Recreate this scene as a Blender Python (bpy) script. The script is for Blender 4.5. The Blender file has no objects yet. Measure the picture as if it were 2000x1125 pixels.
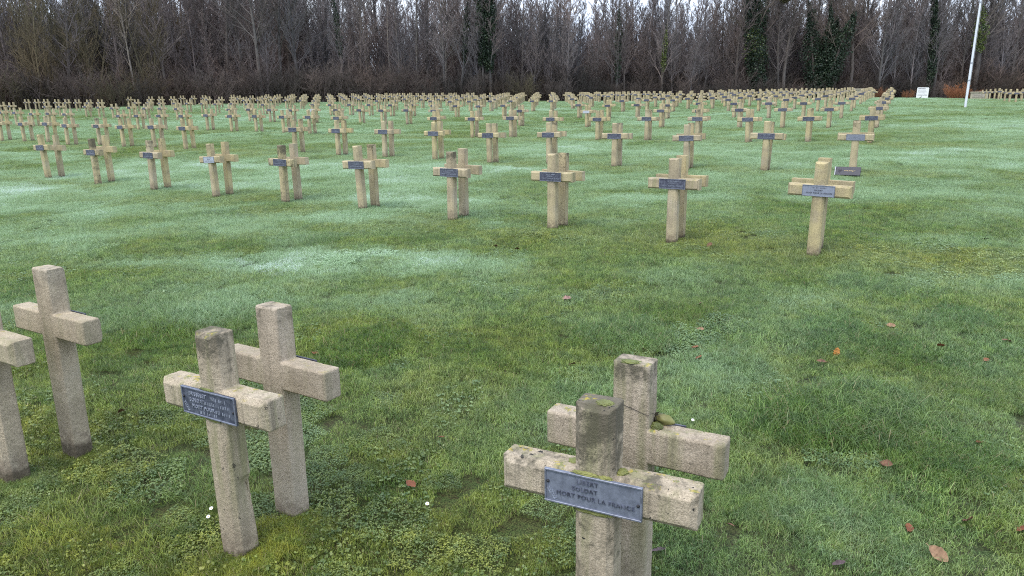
import bpy, bmesh, math, random
import numpy as np
from mathutils import Vector, Matrix, Euler, noise as mnoise

random.seed(7)
rng = np.random.default_rng(11)
scn = bpy.context.scene
COL = scn.collection
EYE = 1.62                                   # eye height; ground heights below are given relative to the eye

# ------------------------------------------------------------------ camera
cam = bpy.data.cameras.new('camera')
cam_o = bpy.data.objects.new('camera', cam)
COL.objects.link(cam_o)
cam.sensor_width = 36
cam.lens = 25.2
cam.clip_end = 2000
cam.clip_start = 0.05
PIT, ROL = 0.24, 0.0115
cam_o.matrix_world = Matrix.Translation((0, 0, EYE)) @ (Matrix.Rotation(math.pi/2-PIT, 4, 'X') @ Matrix.Rotation(-ROL, 4, 'Z'))
scn.camera = cam_o

# ------------------------------------------------------------------ world: overcast winter sky
SUN_EL, SUN_AZ = math.radians(62), math.radians(215)    # azimuth clockwise from +Y
w = bpy.data.worlds.new('World')
scn.world = w
w.use_nodes = True
nt = w.node_tree
nt.nodes.clear()
sky = nt.nodes.new('ShaderNodeTexSky')
sky.sky_type = 'NISHITA'
sky.sun_disc = False
sky.sun_elevation = SUN_EL
sky.sun_rotation = SUN_AZ
sky.air_density = 1.0
sky.dust_density = 2.5
cloud = nt.nodes.new('ShaderNodeTexNoise')
tc = nt.nodes.new('ShaderNodeTexCoord')
mp = nt.nodes.new('ShaderNodeMapping')
mp.inputs['Scale'].default_value = (1.2, 1.2, 3.5)
nt.links.new(tc.outputs['Generated'], mp.inputs['Vector'])
nt.links.new(mp.outputs['Vector'], cloud.inputs['Vector'])
cloud.inputs['Scale'].default_value = 1.6
cloud.inputs['Detail'].default_value = 5
cr = nt.nodes.new('ShaderNodeValToRGB')
cr.color_ramp.elements[0].position = 0.3
cr.color_ramp.elements[0].color = (5.8, 7.0, 9.5, 1)
cr.color_ramp.elements[1].position = 0.7
cr.color_ramp.elements[1].color = (8.6, 9.4, 10.6, 1)
nt.links.new(cloud.outputs['Fac'], cr.inputs['Fac'])
mx = nt.nodes.new('ShaderNodeMix')
mx.data_type = 'RGBA'
mx.inputs['Factor'].default_value = 0.85
nt.links.new(sky.outputs['Color'], mx.inputs[6])
nt.links.new(cr.outputs['Color'], mx.inputs[7])
bg = nt.nodes.new('ShaderNodeBackground')
bg.inputs['Strength'].default_value = 0.11
nt.links.new(mx.outputs[2], bg.inputs['Color'])
ow = nt.nodes.new('ShaderNodeOutputWorld')
nt.links.new(bg.outputs['Background'], ow.inputs['Surface'])

sun = bpy.data.lights.new('sun', 'SUN')
sun.energy = 1.45
sun.angle = math.radians(28)
sun.color = (1.0, 0.93, 0.82)
sun_o = bpy.data.objects.new('sun', sun)
COL.objects.link(sun_o)
sd = Vector((math.sin(SUN_AZ)*math.cos(SUN_EL), math.cos(SUN_AZ)*math.cos(SUN_EL), math.sin(SUN_EL)))
sun_o.rotation_euler = sd.to_track_quat('Z', 'Y').to_euler()

scn.view_settings.view_transform = 'Standard'
scn.view_settings.look = 'None'
scn.view_settings.exposure = 0.80
scn.view_settings.gamma = 1.0
scn.cycles.use_denoising = False
scn.cycles.filter_width = 1.05

# ------------------------------------------------------------------ terrain: smooth surface through surveyed points
CP = np.array([(0.24,1.82,-1.625),(0.38,2.03,-1.6),(-1.03,2.39,-1.6),(-0.89,2.66,-1.6),(-2.05,3.15,-1.535),(-2.22,2.95,-1.545),(2.85,6.65,-1.335),(0.49,8.35,-1.332),(-2.09,10.08,-1.317),(-4.9,11.96,-1.287),(-7.91,13.85,-1.251),(-9.53,14.93,-1.227),(5.82,12.32,-1.1),(3.4,14.05,-1.097),(0.83,15.6,-1.086),(-1.77,17.04,-1.064),(-4.4,18.65,-1.027),(-9.5,21.38,-0.951),(-12.05,22.8,-0.909),(-14.58,24.11,-0.872),(8.9,18.19,-0.858),(6.34,19.67,-0.863),(3.8,21.14,-0.855),(1.18,22.65,-0.835),(-1.36,24.12,-0.806),(-6.45,27.06,-0.733),(-8.96,28.5,-0.693),(-11.51,29.97,-0.651),(-14.13,31.49,-0.61),(-18.07,33.76,-0.556),(11.96,24.02,-0.617),(9.4,25.5,-0.616),(6.86,26.97,-0.609),(4.24,28.48,-0.598),(0.39,30.7,-0.578),(14.9,29.51,-0.392),(12.34,30.99,-0.376),(9.8,32.45,-0.368),(17.97,35.27,-0.163),(15.41,36.75,-0.121),(12.87,38.21,-0.104),(36.21,52.58,0.318),(23.55,38.09,-0.008),(32.17,57.83,0.706),(41.36,74.32,0.783),(51.12,77.4,0.778),(20.21,72.28,0.887),(0.22,74.39,1.068),(-20.36,74.42,1.223),(-32.81,68.18,0.958),(-41.89,64.0,0.68),(0.33,113.63,1.555),(-54.67,113.66,1.673),(63.19,113.56,1.272),(65.21,72.17,0.433),(102.47,113.41,0.681),(-57.39,63.96,0.552),(-101.82,113.6,1.437),(0,-2,-1.75),(8,0,-1.75),(-6,0,-1.6),(9,4,-1.55)], float)
def _U(r2): return np.where(r2 > 0, r2*np.log(r2+1e-12), 0)
_n = len(CP)
_K = _U(((CP[:, None, :2]-CP[None, :, :2])**2).sum(-1)) + 3.0*np.diag(np.where(np.arange(_n) < 6, .05, 1))
_P = np.c_[np.ones(_n), CP[:, :2]]
_S = np.linalg.solve(np.block([[_K, _P], [_P.T, np.zeros((3, 3))]]), np.r_[CP[:, 2], 0, 0, 0])

def hash2(ix, iy, s):
    h = (ix.astype(np.int64)*374761393 + iy.astype(np.int64)*668265263 + s*144269504) & 0xffffffff
    h = ((h ^ (h >> 13))*1274126177) & 0xffffffff
    return ((h ^ (h >> 16)) & 0xffff)/65535.0
def vnoise(x, y, s=0):
    ix, iy = np.floor(x), np.floor(y)
    fx, fy = x-ix, y-iy
    fx, fy = fx*fx*(3-2*fx), fy*fy*(3-2*fy)
    a, b = hash2(ix, iy, s), hash2(ix+1, iy, s)
    c, d = hash2(ix, iy+1, s), hash2(ix+1, iy+1, s)
    return (a*(1-fx)+b*fx)*(1-fy)+(c*(1-fx)+d*fx)*fy
def fbm(x, y, s=0, o=4):
    t, a, f = 0, .5, 1.0
    for k in range(o):
        t = t+a*vnoise(x*f+17.3*k, y*f-9.1*k, s+k)
        a *= .5
        f *= 2.03
    return t/(1-.5**o)
def gsmooth(x, y):
    x = np.atleast_1d(np.asarray(x, float)); y = np.atleast_1d(np.asarray(y, float))
    xc = np.clip(x, -85, 85); yc = np.clip(y, -4, 115)
    z = _S[_n]+_S[_n+1]*xc+_S[_n+2]*yc
    for k in range(_n):
        z = z+_S[k]*_U((xc-CP[k, 0])**2+(yc-CP[k, 1])**2)
    return z+EYE
def gz(x, y):
    x = np.atleast_1d(np.asarray(x, float)); y = np.atleast_1d(np.asarray(y, float))
    return gsmooth(x, y)+(fbm(x*1.25, y*1.25, 3, 2)-.5)*.085+(fbm(x*.35, y*.35, 9, 2)-.5)*.05
def gz1(x, y): return float(gz(x, y)[0])

def on_ground(px, py):
    R3 = cam_o.matrix_world.to_3x3()
    d = R3 @ Vector(((px-1000)/1400, (562.5-py)/1400, -1)).normalized()
    t = 1.0
    for k in range(60):
        p = Vector((0, 0, EYE))+d*t
        g = gz1(p.x, p.y)
        if p.z-g < .003: break
        t += max(.004, (p.z-g)/max(.05, -d.z)*.8)
    return p.x, p.y, g
# lattice of the graves
YAW = -.5236
EX, EY = np.array([math.cos(YAW), math.sin(YAW)]), np.array([-math.sin(YAW), math.cos(YAW)])
ROW1 = [(2.851,6.65),(1.69,7.456),(.485,8.353),(-.755,9.137),(-2.09,10.076),(-3.464,11.019),(-4.904,11.965),(-6.323,12.775),(-7.913,13.852),(-9.534,14.926)]
ROW2 = [(5.817,12.32),(4.564,13.044),(3.405,14.045),(2.095,14.667),(.829,15.596),(-.467,16.208),(-1.771,17.039),(-3.095,17.961),(-4.403,18.647),(-5.676,19.251),None,None,(-9.498,21.383),(-10.756,22.099),(-12.049,22.799),(-13.228,23.587),(-14.577,24.114),(-15.829,25.089),(-17.131,25.841),(-18.448,26.601)]
CDEV = [.002,.006,.004,-.005,-.015,.002,.032,.012,.019,.041,0,0,-.006,-.027,-.046,-.059,-.058,-.027,-.01,.019,.048,.067]
def lattice(r, i):
    s = -(i+(CDEV[i] if 0 <= i < 22 else 0))*1.478-.261*(r-1)
    t = (r-1)*6.3615
    return np.array([3.105, 7.004])+EX*s+EY*t
def row_t(x, y):
    """distance (in rows) of a point from the nearest line of crosses"""
    dx, dy = x-3.105, y-7.004
    return (EY[0]*dx+EY[1]*dy)/6.3615
def edge_y(x):                                # where the wood begins
    return np.interp(x, [-120, -60, -42, -25, -10, 20, 45, 60, 120], [60, 62, 66, 73, 76, 77, 79, 80, 84])

# dew with its far sheen, and moss: where the wet white bloom and the yellow moss lie on the lawn
FROST = [(-1.75,6.95,1.7,.42,.06,1.0),(-2.2,9.4,1.3,.45,-.2,.7),(-1.0,6.6,.9,.38,.0,.9),(-2.6,7.15,.9,.35,.1,.6),(-4.3,12.9,1.8,.5,-.4,.8),(-1.6,10.9,1.6,.5,-.35,.9),(1.6,10.6,1.4,.45,-.45,.6),(-9.2,13.2,2.2,.6,-.3,.8),(-7,17,3,.6,-.5,.8),(5.5,13.6,1.3,.5,-.5,.4),(-6.7,10.8,2.0,.5,-.2,.6),(-13,20,3,.8,-.5,.8),(5.6,16.8,1.3,.5,-.4,.5)]
def dew_sheen_f(x, y):
    n = fbm(x*.55+5, y*.9, 21, 4)
    n2 = fbm(x*1.7+9, y*1.7, 23, 4)
    d = (np.clip((n-.42)*2.6, -.5, 1)*.30+np.clip((n2-.5)*3, -1, 1)*.17)*np.interp(y, [2, 6, 30], [.8, 1, .8])+(fbm(x*.13+3, y*.13, 27, 3)-.5)*np.interp(y, [6, 14], [0, .75])
    d = d*(1-.75*moss_f(x, y))+np.interp(np.hypot(x*.8, y), [1.5, 4, 7, 14, 30, 60], [-.03, .09, .17, .24, .33, .40])  # rises with distance: grazing-view sheen of the dew put into the colour
    for cx, cy, a, b, th, k in FROST:
        c, s = math.cos(th), math.sin(th)
        u, v = ((x-cx)*c+(y-cy)*s)/a, (-(x-cx)*s+(y-cy)*c)/b
        wob = (fbm(x*2.2, y*2.2, 5, 3)-.5)*1.6
        d = d+k*.40*np.clip(1.25-np.sqrt(u*u+v*v)+wob, 0, 1)
    return np.clip(d*(.6+.8*fbm(x*3.1, y*3.1, 31, 3)), 0, 1)
def moss_f(x, y):
    t = row_t(x, y)
    f = t-np.round(t)
    band = np.exp(-((f+.02)/.10)**2)
    n = fbm(x*.9, y*.9, 41, 4)
    m = np.clip((n-.31)*3.6, 0, 1)*(.22+1.15*band)
    near = np.interp(y, [1, 3.2, 5.5], [1, .75, 0])*np.interp(x, [-.3, 1.1], [1, .2])
    m = m+near*np.clip((fbm(x*2.1, y*2.1, 47, 4)-.48)*4, 0, 1)*.55
    return np.clip(m, 0, 1)
def dark_f(x, y):                             # lush, longer and darker grass
    n = fbm(x*.75, y*.75, 61, 4)
    return np.clip((n-.5)*3.4, 0, 1)*np.interp(y, [2, 9, 20], [1, .75, .35])

# ------------------------------------------------------------------ node helpers
def mat(name):
    m = bpy.data.materials.new(name)
    m.use_nodes = True
    m.node_tree.nodes.clear()
    return m, m.node_tree
class N:
    def __init__(s, nt): s.nt = nt
    def new(s, t, **k):
        n = s.nt.nodes.new(t)
        for a, b in k.items(): setattr(n, a, b)
        return n
    def set(s, sock, v):
        if hasattr(v, 'is_linked') or isinstance(v, bpy.types.NodeSocket): s.nt.links.new(v, sock)
        else: sock.default_value = v
    def math(s, op, a, b=0.0, c=None, clamp=False):
        n = s.new('ShaderNodeMath', operation=op, use_clamp=clamp)
        s.set(n.inputs[0], a); s.set(n.inputs[1], b)
        if c is not None: s.set(n.inputs[2], c)
        return n.outputs[0]
    def mix(s, f, a, b, mode='MIX'):
        n = s.new('ShaderNodeMix', data_type='RGBA', blend_type=mode)
        s.set(n.inputs[0], f)
        s.set(n.inputs[6], a if not isinstance(a, tuple) else (*a, 1)[:4])
        s.set(n.inputs[7], b if not isinstance(b, tuple) else (*b, 1)[:4])
        return n.outputs[2]
    def noise(s, vec, scale, detail=3, rough=.5, dist=0):
        n = s.new('ShaderNodeTexNoise')
        if vec is not None: s.nt.links.new(vec, n.inputs['Vector'])
        n.inputs['Scale'].default_value = scale
        n.inputs['Detail'].default_value = detail
        n.inputs['Roughness'].default_value = rough
        n.inputs['Distortion'].default_value = dist
        return n.outputs['Fac']
    def ramp(s, v, lo, hi, a=0.0, b=1.0):
        n = s.new('ShaderNodeMapRange')
        n.interpolation_type = 'SMOOTHSTEP'
        s.set(n.inputs['Value'], v)
        for k, q in (('From Min', lo), ('From Max', hi), ('To Min', a), ('To Max', b)): s.set(n.inputs[k], q)
        return n.outputs['Result']
    def pos(s): return s.new('ShaderNodeNewGeometry').outputs['Position']
    def attr(s, name, kind='GEOMETRY'):
        n = s.new('ShaderNodeAttribute', attribute_name=name, attribute_type=kind)
        return n
    def scale(s, vec, v):
        n = s.new('ShaderNodeVectorMath', operation='MULTIPLY')
        s.nt.links.new(vec, n.inputs[0]); n.inputs[1].default_value = v
        return n.outputs[0]
    def out(s, sh, disp=None):
        o = s.new('ShaderNodeOutputMaterial')
        s.nt.links.new(sh, o.inputs['Surface'])
    def bsdf(s, color, rough=.8, metal=0.0, spec=.3, normal=None):
        n = s.new('ShaderNodeBsdfPrincipled')
        s.set(n.inputs['Base Color'], color if not isinstance(color, tuple) else (*color, 1)[:4])
        s.set(n.inputs['Roughness'], rough); s.set(n.inputs['Metallic'], metal)
        s.set(n.inputs['Specular IOR Level'], spec)
        if normal is not None: s.nt.links.new(normal, n.inputs['Normal'])
        return n.outputs[0]
    def bump(s, h, strength=.5, dist=.01):
        n = s.new('ShaderNodeBump')
        n.inputs['Strength'].default_value = strength
        n.inputs['Distance'].default_value = dist
        s.nt.links.new(h, n.inputs['Height'])
        return n.outputs[0]

# ------------------------------------------------------------------ object helpers
def mesh_np(name, verts, faces, material=None, smooth=False, attrs=None):
    """faces: list of (array Nx3 / Nx4)"""
    me = bpy.data.meshes.new(name)
    verts = np.asarray(verts, np.float32)
    loops, starts, totals = [], [], []
    st = 0
    for f in faces:
        f = np.asarray(f, np.int32)
        if len(f) == 0: continue
        k = f.shape[1]
        loops.append(f.ravel()); starts.append(st+np.arange(len(f))*k); totals.append(np.full(len(f), k))
        st += f.size
    loops = np.concatenate(loops); starts = np.concatenate(starts); totals = np.concatenate(totals)
    me.vertices.add(len(verts)); me.vertices.foreach_set('co', verts.ravel())
    me.loops.add(len(loops)); me.loops.foreach_set('vertex_index', loops.astype(np.int32))
    me.polygons.add(len(starts)); me.polygons.foreach_set('loop_start', starts.astype(np.int32))
    me.polygons.foreach_set('loop_total', totals.astype(np.int32))
    if smooth: me.polygons.foreach_set('use_smooth', np.ones(len(starts), bool))
    for an, (typ, dat) in (attrs or {}).items():
        a = me.attributes.new(an, typ, 'POINT')
        a.data.foreach_set('value' if typ != 'FLOAT_VECTOR' else 'vector', np.asarray(dat).ravel())
    me.update(calc_edges=True)
    if material: me.materials.append(material)
    return me
def link(name, me, parent=None, loc=None, rot=None):
    o = bpy.data.objects.new(name, me)
    COL.objects.link(o)
    if parent: o.parent = parent
    if loc is not None: o.location = loc
    if rot is not None: o.rotation_euler = rot
    return o
def tag(o, label=None, cat=None, group=None, kind=None):
    if label: o['label'] = label
    if cat: o['category'] = cat
    if group: o['group'] = group
    if kind: o['kind'] = kind
    return o
def bm_mesh(name, bm, material=None, smooth=False):
    me = bpy.data.meshes.new(name)
    bm.to_mesh(me); bm.free()
    if material: me.materials.append(material)
    if smooth:
        for p in me.polygons: p.use_smooth = True
    return me
def box(bm, cx, cy, cz, sx, sy, sz, bev=0.0, seg=1):
    r = bmesh.ops.create_cube(bm, size=1)
    vs = r['verts']
    for v in vs: v.co = Vector((cx+v.co.x*sx, cy+v.co.y*sy, cz+v.co.z*sz))
    if bev:
        es = list({e for v in vs for e in v.link_edges})
        bmesh.ops.bevel(bm, geom=es, offset=bev, segments=seg, affect='EDGES', profile=.5)

class Tubes:
    """collects tapered tubes into one mesh"""
    def __init__(s): s.v, s.q, s.t, s.n = [], [], [], 0
    def add(s, pts, rads, k=4):
        pts = [Vector(p) for p in pts]
        m = len(pts)
        ax = (pts[-1]-pts[0])
        if ax.length < 1e-6: return
        ax.normalize()
        u = ax.cross(Vector((.31, .77, .2))).normalized()
        if u.length < .5: u = ax.cross(Vector((1, 0, 0))).normalized()
        w_ = ax.cross(u)
        b = s.n
        for p, r in zip(pts, rads):
            for j in range(k):
                a = 2*math.pi*j/k
                q = p+u*(math.cos(a)*r)+w_*(math.sin(a)*r)
                s.v.append((q.x, q.y, q.z))
        for i in range(m-1):
            for j in range(k):
                j2 = (j+1) % k
                s.q.append((b+i*k+j, b+i*k+j2, b+(i+1)*k+j2, b+(i+1)*k+j))
        s.n += m*k
    def mesh(s, name, material, smooth=False):
        return mesh_np(name, s.v, [np.array(s.q)], material, smooth)

# ------------------------------------------------------------------ materials
def m_concrete():
    m, nt = mat('weathered_concrete'); n = N(nt)
    P = n.pos()
    oi = n.new('ShaderNodeObjectInfo')
    sep = n.new('ShaderNodeSeparateColor'); nt.links.new(oi.outputs['Color'], sep.inputs['Color'])
    yel, grime, algae = sep.outputs[0], sep.outputs[1], sep.outputs[2]
    tcn = n.new('ShaderNodeTexCoord')
    so = n.new('ShaderNodeSeparateXYZ'); nt.links.new(tcn.outputs['Object'], so.inputs[0])
    z = so.outputs[2]
    geo = n.new('ShaderNodeNewGeometry')
    sn = n.new('ShaderNodeSeparateXYZ'); nt.links.new(geo.outputs['Normal'], sn.inputs[0])
    up = sn.outputs[2]
    base = n.mix(yel, (.47, .40, .315), (.525, .445, .245))
    mot = n.noise(P, 5, 5, .6)
    base = n.mix(n.ramp(mot, .38, .66), base, n.mix(.62, base, (.27, .225, .165)))
    pale = n.noise(P, 2.3, 4, .6)
    base = n.mix(n.ramp(pale, .52, .75, 0, .5), base, (.50, .45, .37))
    fine = n.noise(P, 210, 2, .6)
    base = n.mix(1.0, base, n.mix(n.ramp(fine, .3, .7), (.72, .70, .68), (1.18, 1.17, 1.15)), 'MULTIPLY')
    vor = n.new('ShaderNodeTexVoronoi'); nt.links.new(P, vor.inputs['Vector']); vor.inputs['Scale'].default_value = 170
    pit = n.ramp(vor.outputs['Distance'], .08, .22, 1, 0)
    pit = n.math('MULTIPLY', pit, n.ramp(n.noise(P, 60, 2), .5, .62))
    base = n.mix(n.math('MULTIPLY', pit, .75), base, (.10, .085, .07))
    # green algae running down the faces
    st = n.noise(n.scale(P, (16, 16, 1.4)), 1.0, 4, .6)
    al = n.math('MULTIPLY', n.math('MULTIPLY', n.ramp(st, .46, .68), algae), n.ramp(z, .05, .4))
    base = n.mix(n.math('MULTIPLY', al, .75), base, (.21, .215, .095))
    # dark lichen on the head of the cross and in blotches
    n1 = n.noise(P, 14, 6, .65, .3)
    n1f = n.noise(P, 70, 4, .7)
    n1m = n.math('ADD', n.math('MULTIPLY', n1, .7), n.math('MULTIPLY', n1f, .3))
    head = n.math('ADD', n.ramp(z, .62, .885, -.11, .07), n.math('MULTIPLY', grime, .22))
    n1m = n.math('ADD', n.math('MULTIPLY', n1m, .8), n.math('MULTIPLY', fine, .2))
    dk = n.ramp(n.math('ADD', n1m, head), .575, .70)
    dk = n.math('MULTIPLY', dk, n.ramp(grime, .0, .25))
    base = n.mix(n.math('MULTIPLY', dk, .78), base, (.060, .056, .038))
    sp = n.noise(P, 33, 3, .6)
    spots = n.math('MULTIPLY', n.ramp(sp, .66, .68), n.ramp(grime, .1, .6))
    base = n.mix(spots, base, (.025, .024, .022))
    # yellow lichen and moss on upward faces
    yl = n.math('MULTIPLY', n.ramp(n.noise(P, 21, 4, .7), .57, .64), n.ramp(up, .5, .9))
    yl = n.math('MULTIPLY', yl, n.ramp(algae, .15, .6))
    base = n.mix(n.math('MULTIPLY', yl, .8), base, n.mix(n.ramp(n.noise(P, 60, 2), .45, .55), (.42, .34, .05), (.16, .19, .05)))
    # splashed earth at the foot
    run = n.noise(n.scale(P, (38, 38, 1.1)), 1.0, 4, .65)
    rn = n.math('MULTIPLY', n.math('MULTIPLY', n.ramp(run, .50, .70), n.ramp(z, .18, .55)), n.ramp(grime, .0, .5, .15, .8))
    base = n.mix(n.math('MULTIPLY', rn, .7), base, (.12, .105, .075))
    ft = n.math('MULTIPLY', n.ramp(z, .02, .17, 1, 0), n.ramp(n.noise(P, 30, 4), .25, .62))
    base = n.mix(n.math('MULTIPLY', ft, .75), base, (.135, .10, .072))
    ft2 = n.ramp(n.math('ADD', z, n.math('MULTIPLY', n.noise(P, 40, 3), .05)), .045, .075, .8, 0)
    base = n.mix(ft2, base, (.07, .055, .035))
    h = n.math('ADD', n.math('MULTIPLY', n.noise(P, 230, 3, .7), .7), n.math('MULTIPLY', n.noise(P, 60, 4), .6))
    h = n.math('SUBTRACT', h, n.math('MULTIPLY', pit, .5))
    n.out(n.bsdf(base, n.ramp(mot, .3, .7, .72, .9), 0, .35, n.bump(h, .95, .005)))
    return m
def m_plaque():
    m, nt = mat('dull_zinc'); n = N(nt)
    P = n.pos()
    oi = n.new('ShaderNodeObjectInfo')
    a = n.noise(P, 45, 5, .65); b = n.noise(n.scale(P, (40, 40, 8)), 1, 3)
    c = n.mix(n.ramp(a, .35, .68), oi.outputs['Color'], n.mix(.16, oi.outputs['Color'], (.5, .55, .64)))
    c = n.mix(n.ramp(b, .55, .75, 0, .5), c, n.mix(.35, c, (.05, .05, .055)))
    n.out(n.bsdf(c, n.ramp(a, .3, .7, .42, .62), .35, .5, n.bump(n.noise(P, 130, 3), .25, .002)))
    return m
def m_simple(name, col, rough=.7, metal=0., var=.25, scale=20, spec=.3, bump=0.):
    m, nt = mat(name); n = N(nt)
    P = n.pos()
    v = n.noise(P, scale, 4, .6)
    c = n.mix(n.ramp(v, .3, .7), tuple(x*(1-var) for x in col), tuple(min(1, x*(1+var)) for x in col))
    n.out(n.bsdf(c, rough, metal, spec, n.bump(v, .5, bump) if bump else None))
    return m
def m_bark(name, col, col2, scale=3.0, big=.12):
    m, nt = mat(name); n = N(nt)
    P = n.pos()
    oi = n.new('ShaderNodeObjectInfo')
    v = n.noise(n.scale(P, (6, 6, 1.2)), scale, 4, .6)
    b = n.noise(P, big, 3, .5)
    c = n.mix(n.ramp(v, .3, .7), col, col2)
    c = n.mix(n.ramp(b, .35, .65), c, n.mix(1, c, (1.25, 1.08, .98), 'MULTIPLY'))
    c = n.mix(1, c, n.mix(oi.outputs['Random'], (.75, .78, .8), (1.2, 1.17, 1.12)), 'MULTIPLY')
    n.out(n.bsdf(c, .85, 0, .2))
    return m
def m_leafy(name, a, b, c):
    m, nt = mat(name); n = N(nt)
    P = n.pos()
    v = n.noise(P, 9, 3, .6); big = n.noise(P, .9, 3)
    col = n.mix(n.ramp(v, .35, .65), a, b)
    col = n.mix(n.ramp(big, .55, .68), col, c)
    d = n.bsdf(col, .5, 0, .4)
    n.out(d)
    return m

CONC = m_concrete()
ZINC = m_plaque()
BARK = m_bark('grey_brown_bark', (.074, .069, .068), (.150, .142, .138))
TWIG = m_bark('purple_brown_twigs', (.142, .130, .135), (.222, .206, .212))
PALE = m_bark('pale_bark', (.17, .162, .15), (.30, .29, .265))
OLIVE = m_bark('lichened_olive_twigs', (.085, .077, .052), (.15, .138, .095))
BRUSH = m_bark('brown_shrub_twigs', (.088, .074, .070), (.155, .132, .124))
DARKB = m_bark('dark_shrub_twigs', (.05, .045, .042), (.09, .08, .073))
RUSSET = m_bark('russet_twigs', (.22, .10, .055), (.34, .17, .09))
IVY = m_leafy('ivy_leaves', (.013, .026, .015), (.030, .050, .026), (.042, .062, .028))
IVYY = m_leafy('yellowish_ivy_leaves', (.07, .10, .025), (.14, .17, .04), (.05, .085, .025))
MISTLE = m_leafy('mistletoe_leaves', (.07, .065, .028), (.11, .095, .04), (.05, .05, .025))

def m_grass():
    m, nt = mat('wet_grass'); n = N(nt)
    P = n.pos()
    rnd = n.attr('rnd').outputs['Fac']; tip = n.attr('tip').outputs['Fac']; kind = n.attr('plant').outputs['Fac']
    dew = n.attr('dew', 'INSTANCER').outputs['Fac']
    moss = n.attr('moss', 'INSTANCER').outputs['Fac']
    dark = n.attr('dark', 'INSTANCER').outputs['Fac']
    patch = n.noise(P, 2.6, 4, .6)
    fleck = n.noise(P, 17, 3, .6)
    g = n.mix(n.math('POWER', rnd, 1.4), (.050, .125, .026), (.345, .515, .135))
    g = n.mix(n.ramp(patch, .35, .68), g, n.mix(.6, g, (.27, .32, .08)))
    g = n.mix(n.math('MULTIPLY', dark, .85), g, n.mix(rnd, (.020, .075, .012), (.11, .25, .04)))
    clov = n.mix(rnd, (.050, .115, .042), (.165, .265, .125))
    g = n.mix(n.ramp(kind, .4, .6), g, clov)
    g = n.mix(n.math('MULTIPLY', moss, n.ramp(fleck, .3, .62, .35, 1.0)), g, n.mix(rnd, (.14, .175, .03), (.40, .43, .07)))
    g = n.mix(1.0, g, n.mix(n.ramp(n.noise(P, 9, 4, .65), .32, .68), (.55, .62, .60), (1.38, 1.30, 1.18)), 'MULTIPLY')
    straw = n.math('MULTIPLY', n.ramp(rnd, .955, .965), n.ramp(kind, .4, .6, 1, 0))
    g = n.mix(straw, g, (.30, .24, .12))
    bare = n.ramp(n.noise(P, 3.7, 5, .65), .66, .74)
    g = n.mix(n.math('MULTIPLY', bare, .6), g, (.19, .14, .06))
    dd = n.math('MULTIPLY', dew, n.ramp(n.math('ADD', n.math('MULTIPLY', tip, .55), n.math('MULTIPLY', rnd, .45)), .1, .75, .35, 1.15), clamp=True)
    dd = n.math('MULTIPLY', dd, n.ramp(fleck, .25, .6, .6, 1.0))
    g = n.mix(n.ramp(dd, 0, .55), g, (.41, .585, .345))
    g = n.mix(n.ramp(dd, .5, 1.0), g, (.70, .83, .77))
    d = n.bsdf(g, n.ramp(dew, 0, 1, .38, .6), 0, .5)
    tr = n.new('ShaderNodeBsdfTranslucent'); nt.links.new(g, tr.inputs['Color'])
    ms = n.new('ShaderNodeMixShader'); ms.inputs[0].default_value = .36
    nt.links.new(d, ms.inputs[1]); nt.links.new(tr.outputs[0], ms.inputs[2])
    n.out(ms.outputs[0])
    return m
def m_ground():
    m, nt = mat('turf_and_soil'); n = N(nt)
    P = n.pos()
    dew = n.attr('dew').outputs['Fac']; moss = n.attr('moss').outputs['Fac']
    a = n.noise(P, 6, 5, .65); b = n.noise(P, 40, 4, .7)
    g = n.mix(n.ramp(a, .35, .65), (.055, .095, .030), (.10, .12, .042))
    g = n.mix(n.ramp(b, .4, .7), g, (.055, .040, .022))
    g = n.mix(n.math('MULTIPLY', moss, .5), g, (.085, .095, .025))
    f2 = n.noise(P, 150, 3, .7)
    g = n.mix(1.0, g, n.mix(n.ramp(f2, .35, .65), (.35, .35, .35), (1.7, 1.7, 1.6)), 'MULTIPLY')
    g = n.mix(n.math('MULTIPLY', dew, .5), g, (.25, .33, .28))
    n.out(n.bsdf(g, .95, 0, .1, n.bump(n.math('ADD', b, f2), .9, .02)))
    return m
def m_litter():
    m, nt = mat('leaf_litter'); n = N(nt)
    P = n.pos()
    a = n.noise(P, 2, 5, .65); b = n.noise(P, 20, 4, .7)
    g = n.mix(n.ramp(a, .35, .65), (.045, .032, .022), (.085, .058, .038))
    g = n.mix(n.ramp(b, .45, .7), g, (.03, .025, .018))
    n.out(n.bsdf(g, .95, 0, .1, n.bump(b, .8, .05)))
    return m
GRASS, GROUND, LITTER = m_grass(), m_ground(), m_litter()

# ------------------------------------------------------------------ ground sheets
def graded(lo, hi, c, step, grow, far):
    a = [c]
    s = step
    while a[-1] < hi:
        if a[-1]-c > far: s *= grow
        a.append(a[-1]+s)
    b = [c]
    s = step
    while b[-1] > lo:
        if c-b[-1] > far: s *= grow
        b.append(b[-1]-s)
    return np.array(sorted(set(b[1:]+a)))
def sheet(name, xs, ys, zf, material, attrs=True):
    X, Y = np.meshgrid(xs, ys)
    x, y = X.ravel(), Y.ravel()
    z = zf(x, y)
    nx, ny = len(xs), len(ys)
    i = np.arange((nx-1)*(ny-1)); r, c = i//(nx-1), i % (nx-1)
    f = np.c_[r*nx+c, r*nx+c+1, (r+1)*nx+c+1, (r+1)*nx+c]
    at = {'dew': ('FLOAT', dew_sheen_f(x, y).astype(np.float32)), 'moss': ('FLOAT', moss_f(x, y).astype(np.float32))} if attrs else None
    o = link(name, mesh_np(name, np.c_[x, y, z], [f], material, True, at))
    return tag(o, kind='structure')
xs = graded(-600, 600, 0, .14, 1.05, 7)
ys = graded(-40, 900, 5, .14, 1.05, 6)
sheet('grass_ground', xs, ys, lambda x, y: gz(x, y)-.026, GROUND)
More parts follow.
